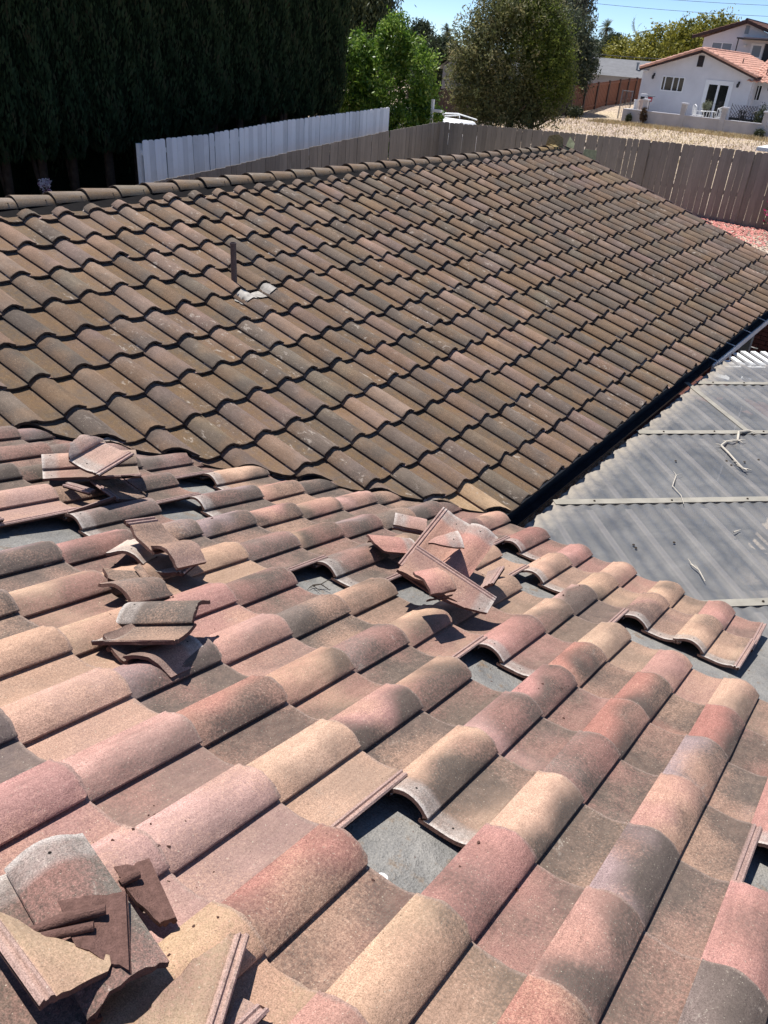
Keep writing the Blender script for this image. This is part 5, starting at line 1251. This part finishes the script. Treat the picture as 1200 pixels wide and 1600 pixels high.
# roof: one gable along x, one lean slope along y, built of rows of barrel tiles
def tiled_plane(name, origin, U, Vd, un, vn, cw, ch, mat, parent, amp=.045):
    """U across, Vd downslope; barrel columns, stepped courses"""
    U = Vector(U); Vd = Vector(Vd); N = U.cross(Vd).normalized()
    if N.z < 0: N = -N
    prof = [(0.0, .35), (.12, .9), (.28, 1.0), (.44, .9), (.56, .35), (.6, .05), (.8, 0.0), (.97, .05)]
    mb = MB(); V_ = []; cols_ = []
    for i in range(un):
        for (a, h) in prof: cols_.append((i+a, h))
    nc = len(cols_)
    for j in range(vn):
        k = len(mb.v)
        for (v, lift) in ((j, 0.0), (j+1, .03)):
            for (a, h) in cols_:
                p = Vector(origin)+U*(a*cw)+Vd*(v*ch)+N*(h*amp+lift); mb.v.append(tuple(p))
        for i in range(nc-1): mb.f.append((k+i, k+i+1, k+nc+i+1, k+nc+i)); mb.mi.append(0)
        k2 = len(mb.v)
        for (a, h) in cols_:
            p = Vector(origin)+U*(a*cw)+Vd*((j+1)*ch)+N*(h*amp-.01); mb.v.append(tuple(p))
        for i in range(nc-1): mb.f.append((k+nc+i, k+nc+i+1, k2+i+1, k2+i)); mb.mi.append(0)
    o = mb.build(name, mat, None, smooth=45); attach(o, parent)
    return o
slo = math.atan2(apz+.14-1.02, 3.5); cs, sn = math.cos(slo), math.sin(slo)
RX = HX-.5
g1 = tiled_plane('roof_tiles', (RX, apy, apz+.16), (1, 0, 0), (0, -cs, -sn), 34, 10, .30, .36, M_houseroof, wh); tag(g1, kind='stuff')
g2 = tiled_plane('roof_tiles', (RX, apy, apz+.16), (1, 0, 0), (0, cs, -sn), 34, 10, .30, .36, M_houseroof, wh); tag(g2, kind='stuff')
g3 = tiled_plane('roof_tiles', (HX+3.6, 7.3, apz+.02), (0, -1, 0), (-cs, 0, -sn), 24, 11, .30, .36, M_houseroof, wh); tag(g3, kind='stuff')
mb = MB()
for sgn in (-1, 1):
    a = Vector((RX-.01, apy, apz+.08)); b = Vector((RX-.01, apy+sgn*3.62*cs, apz+.08-3.62*sn)); mb.beam(a, b, .04, .16)
mb.beam((HX+.3, 7.0, .93), (HX+.3, .5, .93), .05, .14)
A_(mb.build('fascia', M_fascia))
mb = MB(); mb.box(RX, HX, 13.1, 13.5, .93, .97); A_(mb.build('soffit', M_stucco))
# rake caps
for sgn in (-1, 1):
    for k in range(11):
        a = Vector((RX, apy+sgn*k*.325*cs, apz+.17-k*.325*sn)); b = Vector((RX, apy+sgn*(k*.325+.37)*cs, apz+.19-(k*.325+.37)*sn))
        mb = MB(); mb.tube([a, b], [.075, .09], 10); A_(mb.build('rake_tile', M_houseroof, smooth=50))
for k in range(30):
    a = Vector((RX+.15+k*.33, apy, apz+.17)); mb = MB(); mb.tube([a, a+Vector((.36, 0, .012))], [.08, .095], 10); A_(mb.build('ridge_tile', M_houseroof, smooth=50))
for (x, y, zz_) in ((HX+2.2, 8.4, 1.95), (HX+.9, 6.6, 1.5)):
    mb = MB(); mb.tube([(x, y, zz_-.4), (x, y, zz_)], .03, 8); A_(mb.build('vent_pipe', M_black))

# upper house behind
UX = 62.0
uh = empty('two_storey_house', (UX, 11.0, -1.4), 'upper floor of a white house with brown gable roof behind the white house', 'house')
mb = wall_with_openings('wall', UX, .2, 4.0, 14.05, -1.4, 3.15, [(12.0, 13.42, 2.2, 2.93)], M_stucco)
mb.add([(UX, 8.6, 3.15), (UX, 14.05, 3.15), (UX, 11.35, 4.1), (UX+.2, 8.6, 3.15), (UX+.2, 14.05, 3.15), (UX+.2, 11.35, 4.1)], [(0, 2, 1), (3, 4, 5), (0, 3, 5, 2), (1, 2, 5, 4)])
attach(mb.build('wall', M_stucco), uh)
mb = MB(); mb.box(UX+.2, UX+9, 13.85, 14.05, -1.4, 3.1); attach(mb.build('wall', M_stucco), uh)
window(UX, 12.0, 13.42, 2.2, 2.93, 2, M_white, M_blind, uh)
v2 = MB(); v2.box(UX-.03, UX-.002, 11.15, 11.42, 3.5, 3.98); attach(v2.build('gable_vent', M_blind), uh)
s2 = math.atan2(.95, 3.0); c2, n2_ = math.cos(s2), math.sin(s2)
for sgn in (-1, 1):
    g = tiled_plane('roof_tiles', (UX-.4, 11.35, 4.28), (1, 0, 0), (0, sgn*c2, -n2_), 28, 10, .30, .36, M_clay, uh); tag(g, kind='stuff')
    mb = MB(); mb.beam((UX-.42, 11.35, 4.2), (UX-.42, 11.35+sgn*3.6*c2, 4.2-3.6*n2_), .05, .18); attach(mb.build('fascia', M_fascia), uh)
mb = MB(); mb.tube([(UX-.4, 11.38, 4.3), (UX+8, 11.38, 4.3)], .1, 8); attach(mb.build('ridge_tile', M_fascia), uh)
# balcony canopy
mb = MB(); mb.box(UX-1.4, UX-.05, 7.6, 11.45, 3.16, 3.24); attach(mb.build('balcony_canopy', M_black), uh)
mb = MB(); mb.box(UX-1.45, UX-1.4, 7.6, 11.0, 3.2, 3.27); attach(mb.build('canopy_edge', M_greyroof), uh)
mb = MB(); mb.box(UX-1.38, UX-1.32, 11.3, 11.36, 2.0, 3.16); attach(mb.build('canopy_post', M_black), uh)
mb = MB(); mb.box(UX-.04, UX-.01, 9.9, 10.75, 1.4, 2.98); mb2 = attach(mb.build('balcony_door', M_white), uh)
g = MB(); g.box(UX-.05, UX-.042, 10.05, 10.6, 2.2, 2.85); g.build('pane', M_blind, mb2)
mb = MB(); mb.box(UX-.035, UX-.005, 8.0, 9.85, 1.4, 3.0); attach(mb.build('balcony_opening', M_black), uh)
mb = MB(); mb.lathe([(.001, .09), (.07, .05), (.09, 0), (.07, -.07), (.001, -.1)], UX-.1, 11.15, 2.85, 10); attach(mb.build('wall_lamp', M_white), uh)

# low patio wall with square capped pillars
pw = empty('patio_wall', (46.5, 9.0, -1.75), 'low white stucco patio wall with square capped pillars in front of the white house', 'wall')
PY = [11.6, 9.38, 7.15, 4.95]
for y in PY:
    mb = MB(); mb.box(46.36, 46.64, y-.13, y+.13, -1.9, -.5); o = attach(mb.build('pillar', M_stucco_old, bevel=.01), pw)
    mb = MB(); mb.box(46.31, 46.69, y-.18, y+.18, -.50, -.43); mb.build('cap', M_stucco, o)
for ya, yb in ((9.51, 11.47), (7.28, 9.25), (5.08, 7.02), (11.73, 12.85), (1.0, 4.82)):
    mb = MB(); mb.box(46.42, 46.58, ya, yb, -1.9, -1.06); attach(mb.build('wall_panel', M_stucco_old), pw); mb = MB(); mb.box(46.39, 46.61, ya, yb, -1.06, -1.02); attach(mb.build('coping', M_stucco), pw)
mb = MB(); mb.box(46.58, 50.5, 12.70, 12.86, -1.9, -1.03); attach(mb.build('wall_panel', M_stucco_old), pw)
ps = MB(); ps.box(46.6, HX+.9, 1, 12.7, -1.85, -1.5); tag(ps.build('patio_slab', M_stucco_old), kind='structure')
# shrubs against the patio wall
def shrub(lab, x, y, r, h, seed, cols, z=None, n=60, per=30, ln=.1, wd=.03):
    z = tz(x, y) if z is None else z
    root = empty('shrub', (x, y, z), lab, 'plant'); V, F, lv = crown(seed, [(x, y, z+h*.55, r, r, h*.5)], n, per, r*.45, ln, wd, 0, .4, .4)
    attach(link_mesh('foliage', np_mesh('foliage_mesh', V, F, {'lv': lv}), leaf_material('shrub_leaf', cols, .2)), root)
    mb = MB(); mb.tube([(x, y, z-.05), (x+.02, y, z+h*.4)], [.03, .012], 6); attach(mb.build('stem', M_bark), root)
DG = [(0.02, 0.03, 0.012), (0.05, 0.065, 0.025), (0.09, 0.085, 0.04)]
shrub('brown dried climbing plant on the leftmost patio wall pillar', 46.25, 11.5, .16, .95, 91, [(0.06, 0.035, 0.02), (0.12, 0.075, 0.04), (0.16, 0.11, 0.06)])
shrub('small cone-shaped weed against the short patio wall at the left', 46.25, 12.35, .14, .45, 92, DG)
shrub('dark weeds at the foot of the patio wall at the right edge', 46.2, 5.0, .22, .35, 93, DG)
shrub('dark low bush at the foot of the reddish fence under the grey-green tree', 46.4, 15.9, .45, .6, 94, DG, n=90, ln=.14)
# furniture on the patio
def chair(lab, x, y, ang, mat, lattice=True):
    root = empty('garden_chair', (x, y, -1.5), lab, 'chair', None, ang)
    def P(mb, nm): o = mb.build(nm, mat); o.parent = root
    mb = MB(); mb.box(-.25, .25, -.25, .25, .44, .47); P(mb, 'seat')
    for sx in (-.22, .22):
        for sy in (-.22, .22): mb = MB(); mb.tube([(sx, sy, .44), (sx*1.1, sy*1.1, 0)], .018, 6); P(mb, 'leg')
    mb = MB(); 
    for k in range(6): 
        y_ = -.24+.096*k; mb.beam((.24, y_, .46), (.30, y_, .95), .022, .012)
        mb.beam((.24, -.24+.08*k, .47), (.29, .24-.04*k, .9), .012, .02); mb.beam((.24, .24-.08*k, .47), (.29, -.24+.04*k, .9), .012, .02)
    mb.tube([(.25, -.26, .47), (.30, -.25, .9), (.31, 0, 1.0), (.30, .25, .9), (.25, .26, .47)], .02, 6); P(mb, 'backrest')
    for s_ in (-1, 1): mb = MB(); mb.tube([(.27, s_*.27, .68), (-.15, s_*.28, .66), (-.24, s_*.26, .45)], .016, 6); P(mb, 'armrest')
chair('white lattice garden chair left of the round patio table', 48.4, 9.1, 2.3, M_whitemetal)
chair('white lattice garden chair right of the patio table, half hidden by the wall', 48.3, 7.85, 3.6, M_whitemetal)
chair('black metal garden chair beside the trellis', 47.9, 6.35, 2.6, M_black); chair('black metal garden chair nearest the right edge of the patio', 47.9, 5.75, 3.3, M_black)
tb = empty('garden_table', (48.2, 8.5, -1.5), 'white garden table with a potted plant between the white chairs', 'table')
mb = MB(); mb.lathe([(.001, .73), (.42, .73), (.43, .70), (.001, .69)], 48.2, 8.5, -1.5, 20); attach(mb.build('tabletop', M_whitemetal), tb)
for a in range(4): mb = MB(); mb.tube([(48.2+.25*math.cos(a*1.57), 8.5+.25*math.sin(a*1.57), -.82), (48.2+.33*math.cos(a*1.57), 8.5+.33*math.sin(a*1.57), -1.5)], .02, 6); attach(mb.build('leg', M_whitemetal), tb)
shrub('pale leafy potted plant standing on the white garden table', 48.2, 8.65, .22, .4, 95, [(0.08, 0.1, 0.05), (0.2, 0.22, 0.13), (0.4, 0.4, 0.3)], z=-.77, n=30)
tr_ = empty('trellis', (49.3, 6.8, -1.5), 'diamond lattice trellis leaning behind the black chairs', 'trellis')
mb = MB()
for k in range(-6, 9):
    for s_ in (-1, 1):
        pts2 = []
        for t in (0, 1):
            y = 6.3+k*.16+(t*1.0 if s_ > 0 else -t*1.0+0.3)
            pts2.append((49.3, y, -1.35+t*1.0))
        a, b = Vector(pts2[0]), Vector(pts2[1])
        # clip to panel 6.2..7.6
        def cl(a, b):
            lo, hi = 0, 1
            for sg, lim in ((1, 6.2), (-1, -7.6)):
                fa, fb_ = a.y*sg-lim, b.y*sg-lim
                if fa < 0 and fb_ < 0: return None
                if fa < 0: lo = max(lo, fa/(fa-fb_))
                if fb_ < 0: hi = min(hi, fa/(fa-fb_))
            return (a+(b-a)*lo, a+(b-a)*hi) if hi > lo else None
        c_ = cl(a, b)
        if c_: mb.beam(c_[0], c_[1], .012, .022)
attach(mb.build('lattice', M_fascia), tr_)
mb = MB(); mb.beam((49.31, 6.2, -1.4), (49.31, 6.2, -.3), .02, .03); mb.beam((49.31, 7.6, -1.4), (49.31, 7.6, -.3), .02, .03); attach(mb.build('side_post', M_fascia), tr_)
def planter(lab, x, y, w, d, h, mat, nm='planter_box'):
    root = empty(nm, (x, y, -1.5), lab, 'planter'); mb = MB(); t = .03
    mb.box(x-w/2, x+w/2, y-d/2, y-d/2+t, -1.5, -1.5+h); mb.box(x-w/2, x+w/2, y+d/2-t, y+d/2, -1.5, -1.5+h); mb.box(x-w/2, x-w/2+t, y-d/2+t, y+d/2-t, -1.5, -1.5+h); mb.box(x+w/2-t, x+w/2, y-d/2+t, y+d/2-t, -1.5, -1.5+h)
    attach(mb.build('side', mat), root); mb = MB(); mb.box(x-w/2+t, x+w/2-t, y-d/2+t, y+d/2-t, -1.48, -1.5+h-.05); attach(mb.build('soil', M_dirt), root)
planter('wide dark planter box right of the third patio wall pillar', 47.3, 6.75, .45, .55, .58, M_black); planter('narrower dark planter box under the trellis', 47.3, 6.05, .4, .45, .56, M_black)
shrub('dark potted topiary at the right end of the patio', 47.6, 5.45, .28, 1.25, 96, DG, z=-1.5, n=70)
# pots on the left end of the patio
def pot(lab, x, y, r, h, mat, z=-1.5):
    root = empty('plant_pot', (x, y, z), lab, 'pot'); mb = MB(); mb.lathe([(.001, 0), (r*.72, 0), (r, h*.92), (r*1.08, h*.93), (r*1.08, h), (r*.9, h), (r*.86, h*.85), (.001, h*.84)], x, y, z, 16); attach(mb.build('pot_body', mat, smooth=40), root)
    mb = MB(); mb.lathe([(.001, h*.86), (r*.85, h*.86)], x, y, z, 12); attach(mb.build('soil', M_dirt), root)
pot('tall square-looking white pot at the left end of the patio', 47.6, 13.0-.45, .17, .95, M_white); pot('tall pale terracotta pot beside the white pot at the left end of the patio', 47.4, 12.15, .19, 1.0, simple('pale_terracotta', (0.60, 0.46, 0.38), .9, .1, 5))
mc = empty('bistro_set', (48.9, 12.9, -1.5), 'pale box and round table top standing against the corner of the white house', 'furniture')
mb = MB(); mb.box(48.7, 49.0, 12.5, 12.85, -1.5, -.25); attach(mb.build('cabinet', M_white), mc); mb = MB(); mb.box(48.69, 48.699, 12.55, 12.8, -1.3, -.4); attach(mb.build('dark_panel', M_black), mc)
mb = MB(); mb.lathe([(.001, .05), (.26, .05), (.26, 0), (.001, 0)], 48.4, 12.1, -.35, 16); attach(mb.build('round_lid', M_blind), mc); mb = MB(); mb.lathe([(.12, -.25), (.14, 0), (.001, 0)], 48.4, 12.1, -.37, 12); attach(mb.build('red_bowl', M_red), mc)
mb = MB(); mb.tube([(48.4, 12.1, -1.5), (48.4, 12.1, -.6)], .03, 8); attach(mb.build('stand', M_black), mc)
gt = empty('side_gate', (49, 13.6, -1.7), 'narrow grey metal gate left of the white house', 'gate')
mb = MB()
for y in (13.45, 14.1): mb.tube([(49, y, -1.8), (49, y, -.15)], .03, 6)
mb.tube([(49, 13.45, -.2), (49, 14.1, -.2)], .02, 6); attach(mb.build('gate_frame', M_greyroof), gt)
for k in range(6): 
    mb = MB(); mb.tube([(49, 13.53+k*.1, -1.75), (49, 13.53+k*.1, -.2)], .012, 5); attach(mb.build('bar', M_greyroof), gt)

# ================================================================ OTHER FAR BUILDINGS
gh = empty('grey_roofed_house', (76, 25, -1.3), 'low house with grey shingle roof behind the reddish fence', 'house')
mb = MB(); mb.add([(73, 31, .15), (76, 19, .15), (80, 19.8, 1.5), (77, 32, 1.5), (84, 21, .15), (81, 33, .15)], [(0, 1, 2, 3), (3, 2, 4, 5), (0, 3, 5), (1, 4, 2)]); attach(mb.build('roof', M_greyroof), gh)
mb = MB(); mb.add([(73.4, 30.8, -2), (76.4, 19.2, -2), (76.4, 19.2, .18), (73.4, 30.8, .18)], [(0, 1, 2, 3)]); attach(mb.build('wall', M_greywall), gh)
for (x, y, z) in ((76.6, 24.0, .75), (76.9, 23.5, .6)): mb = MB(); mb.tube([(x, y, z), (x, y, z+.5)], .09, 8); mb.tube([(x, y, z+.5), (x, y, z+.6)], .15, 8); attach(mb.build('roof_vent', M_blind), gh)
hg = empty('grey_gable_house', (42, 20.5, -2.2), 'grey gabled house glimpsed between the bright green tree and the olive-green tree', 'house')
mb = MB(); mb.box(41.0, 45, 18.4, 22.0, -2.3, .35); mb.add([(41.0, 18.4, .35), (41.0, 22.0, .35), (41.0, 20.6, 1.25), (45, 18.4, .35), (45, 22, .35), (45, 20.6, 1.25)], [(0, 2, 1), (3, 4, 5)]); attach(mb.build('wall', M_greywall), hg)
mb = MB(); mb.add([(40.8, 18.1, .22), (40.8, 20.6, 1.36), (45.2, 20.6, 1.36), (45.2, 18.1, .22), (40.8, 22.3, .22), (45.2, 22.3, .22)], [(0, 3, 2, 1), (1, 2, 5, 4)]); attach(mb.build('roof', M_greyroof), hg)
mb = MB(); mb.tube([(41.6, 20.5, 1.25), (41.6, 20.5, 1.5)], .1, 8); mb.lathe([(.001, .12), (.16, .06), (.18, 0)], 41.6, 20.5, 1.5, 10); attach(mb.build('chimney_cap', M_white), hg)
ws = empty('white_shed', (19.4, 9.2, -2.2), 'white wooden shed wall and porch rail behind the bright green tree', 'shed')
mb = MB(); mb.box(21.6, 23.0, 10.2, 12.2, -2.4, -.62)
mb.box(21.55, 21.6, 10.1, 12.3, -.66, -.58); attach(mb.build('wall', M_white), ws)
for k in range(5): mb = MB(); mb.box(21.586, 21.6, 10.2, 12.2, -.65-.2*k, -.64-.2*k); attach(mb.build('siding_groove', M_blind), ws)
mb = MB(); mb.box(20.5, 20.58, 9.05, 9.13, -2.3, -.15); mb.box(20.5, 20.58, 8.75, 9.05, -.50, -.42); attach(mb.build('corner_post', M_white), ws)
# white-roofed vehicle parked behind the fence corner
vr = empty('parked_van', (24.5, 9.3, tz(24.5, 9.3)), 'white van with roof rack bars, only its roof showing over the fence corner', 'van')
g0 = tz(24.5, 9.3)
mb = MB(); body = [(0, .35), (0, 1.0), (.25, 1.08), (.55, 1.38), (3.6, 1.42), (3.9, 1.3), (4.0, .9), (4.0, .35)]
sec = []
vz = -0.93-1.42
def vp_(l, h, s_): 
    # vehicle runs along y
    return (24.2+s_*(0.82-0.10*max(0, h-.9)/.5), 9.5+l, vz+h)
n = len(body); vs = [vp_(l, h, -1) for l, h in body]+[vp_(l, h, 1) for l, h in body]
mb.add(vs, [tuple(range(n)), tuple(reversed(range(n, 2*n)))]+[(i, n+i, n+(i+1) % n, (i+1) % n) for i in range(n)])
attach(mb.build('body', M_white, bevel=.06), vr)
for l in (1.2, 2.6):
    mb = MB(); mb.tube([(23.5, 9.5+l, vz+1.42), (23.55, 9.5+l, vz+1.52), (24.85, 9.5+l, vz+1.52), (24.9, 9.5+l, vz+1.42)], .02, 6); attach(mb.build('rack_bar', M_whitemetal), vr)
mb = MB(); mb.tube([(23.6, 9.2, vz+1.54), (24.1, 10.3, vz+1.62), (24.6, 11.3, vz+1.54)], .025, 6); attach(mb.build('ladder_rail', M_whitemetal), vr)
for l in (.7, 3.2):
    for s_ in (-.8, .8):
        mb = MB(); mb.tube([(24.2+s_-.08, 9.5+l, vz+.33), (24.2+s_+.08, 9.5+l, vz+.33)], .33, 18); attach(mb.build('wheel', M_black), vr)
mb = MB(); mb.add([(23.47, 8.75, vz+1.1), (23.42, 11.8, vz+1.1), (23.44, 11.7, vz+1.34), (23.49, 9.0, vz+1.34)], [(0, 1, 2, 3)]); attach(mb.build('side_window', M_glass), vr)
# long white flat roof panel behind the fence at the right edge
wp = empty('white_canopy', (19.4, -3.2, -1.75), 'low white canopy top just showing over the fence at the right edge', 'canopy')
mb = MB(); mb.box(18.6, 20.2, -7.0, -1.35, -.30, -.22); attach(mb.build('canopy_top', M_white), wp)
for y in (-6.8, -1.5): mb = MB(); mb.box(19.35, 19.43, y-.04, y+.04, -1.8, -.30); attach(mb.build('post', M_white), wp)
# bougainvillea at the right edge
bx, by_ = 16.3, -2.98
root = empty('bougainvillea', (bx, by_, -1.75), 'magenta bougainvillea bush against the grey fence at the right edge', 'plant')
V, F, lv = crown(97, [(bx, by_, -1.0, .42, .42, .65), (bx-.1, by_-.3, -1.3, .4, .4, .4)], 110, 30, .16, .07, .05, 0, 0, .7)
attach(link_mesh('flowers', np_mesh('flower_mesh', V, F, {'lv': lv}), leaf_material('bougainvillea_bract', [(0.16, 0.005, 0.05), (0.36, 0.015, 0.12), (0.52, 0.05, 0.2)], .3)), root)
V, F, lv = crown(98, [(bx, by_, -1.15, .38, .38, .55)], 60, 30, .15, .06, .04, 0, 0, .3)
attach(link_mesh('leaves', np_mesh('leaves_mesh', V, F, {'lv': lv}), leaf_material('bougainvillea_leaf', DG, .2)), root)
mb = MB(); mb.tube([(bx, by_, -1.8), (bx+.03, by_, -1.2)], [.04, .02], 7); attach(mb.build('stem', M_bark), root)
# small flowering shrub glowing in the gap below the hedge
sx_, sy_ = 6.6, 9.0
root = empty('flowering_shrub', (sx_, sy_, tz(sx_, sy_)), 'small pink and white flowering shrub in the dark gap below the hedge', 'plant')
zt_ = -1.62
V, F, lv = crown(99, [(sx_, sy_, zt_, .11, .11, .12)], 26, 14, .05, .035, .03, 0, 0, .6)
attach(link_mesh('flowers', np_mesh('flower_mesh', V, F, {'lv': lv}), leaf_material('white_pink_petal', [(0.45, 0.08, 0.2), (0.7, 0.6, 0.65), (0.8, 0.8, 0.82)], .3)), root)
mb = MB(); mb.tube([(sx_, sy_, tz(sx_, sy_)), (sx_, sy_, zt_)], [.03, .012], 6); attach(mb.build('stem', M_bark), root)
# post and chairs on the porch beyond the gutter
pp_ = empty('porch_post', (9.95, -3.98, GROUND_LOW), 'grey-green wooden post under the far eave beyond the white gutter lip', 'post')
mb = MB(); mb.box(9.88, 10.02, -4.05, -3.91, GROUND_LOW, -1.62); attach(mb.build('shaft', M_postgrey), pp_)
mb = MB(); mb.box(9.86, 10.04, -4.07, -3.89, -1.72, -1.62); attach(mb.build('post_cap', M_postgrey), pp_)
def porch_chair(lab, x, y, ang, mat):
    root = empty('porch_chair', (x, y, GROUND_LOW+.03), lab, 'chair', None, ang)
    mb = MB(); mb.lathe([(.001, .45), (.25, .45), (.25, .42), (.001, .42)], 0, 0, 0, 16); o = mb.build('seat', mat); o.parent = root
    for a in range(4):
        mb = MB(); mb.tube([(.18*math.cos(a*1.57+.78), .18*math.sin(a*1.57+.78), .43), (.25*math.cos(a*1.57+.78), .25*math.sin(a*1.57+.78), 0)], .014, 6); o = mb.build('leg', mat); o.parent = root
    mb = MB()
    for k in range(5): mb.tube([(.22*math.cos(-.9+k*.45), .22*math.sin(-.9+k*.45), .44), (.27*math.cos(-.9+k*.45), .27*math.sin(-.9+k*.45), .86)], .009, 5)
    mb.tube([(.27*math.cos(-1+k*.2), .27*math.sin(-1+k*.2), .87) for k in range(11)], .016, 6); o = mb.build('backrest', mat); o.parent = root
porch_chair('white metal chair on the red paving beyond the patio cover', 10.7, -3.75, .5, M_whitemetal); porch_chair('black metal chair behind the white chair on the red paving', 11.45, -3.95, 2.2, M_black)
print('OBJECTS', len(bpy.data.objects))
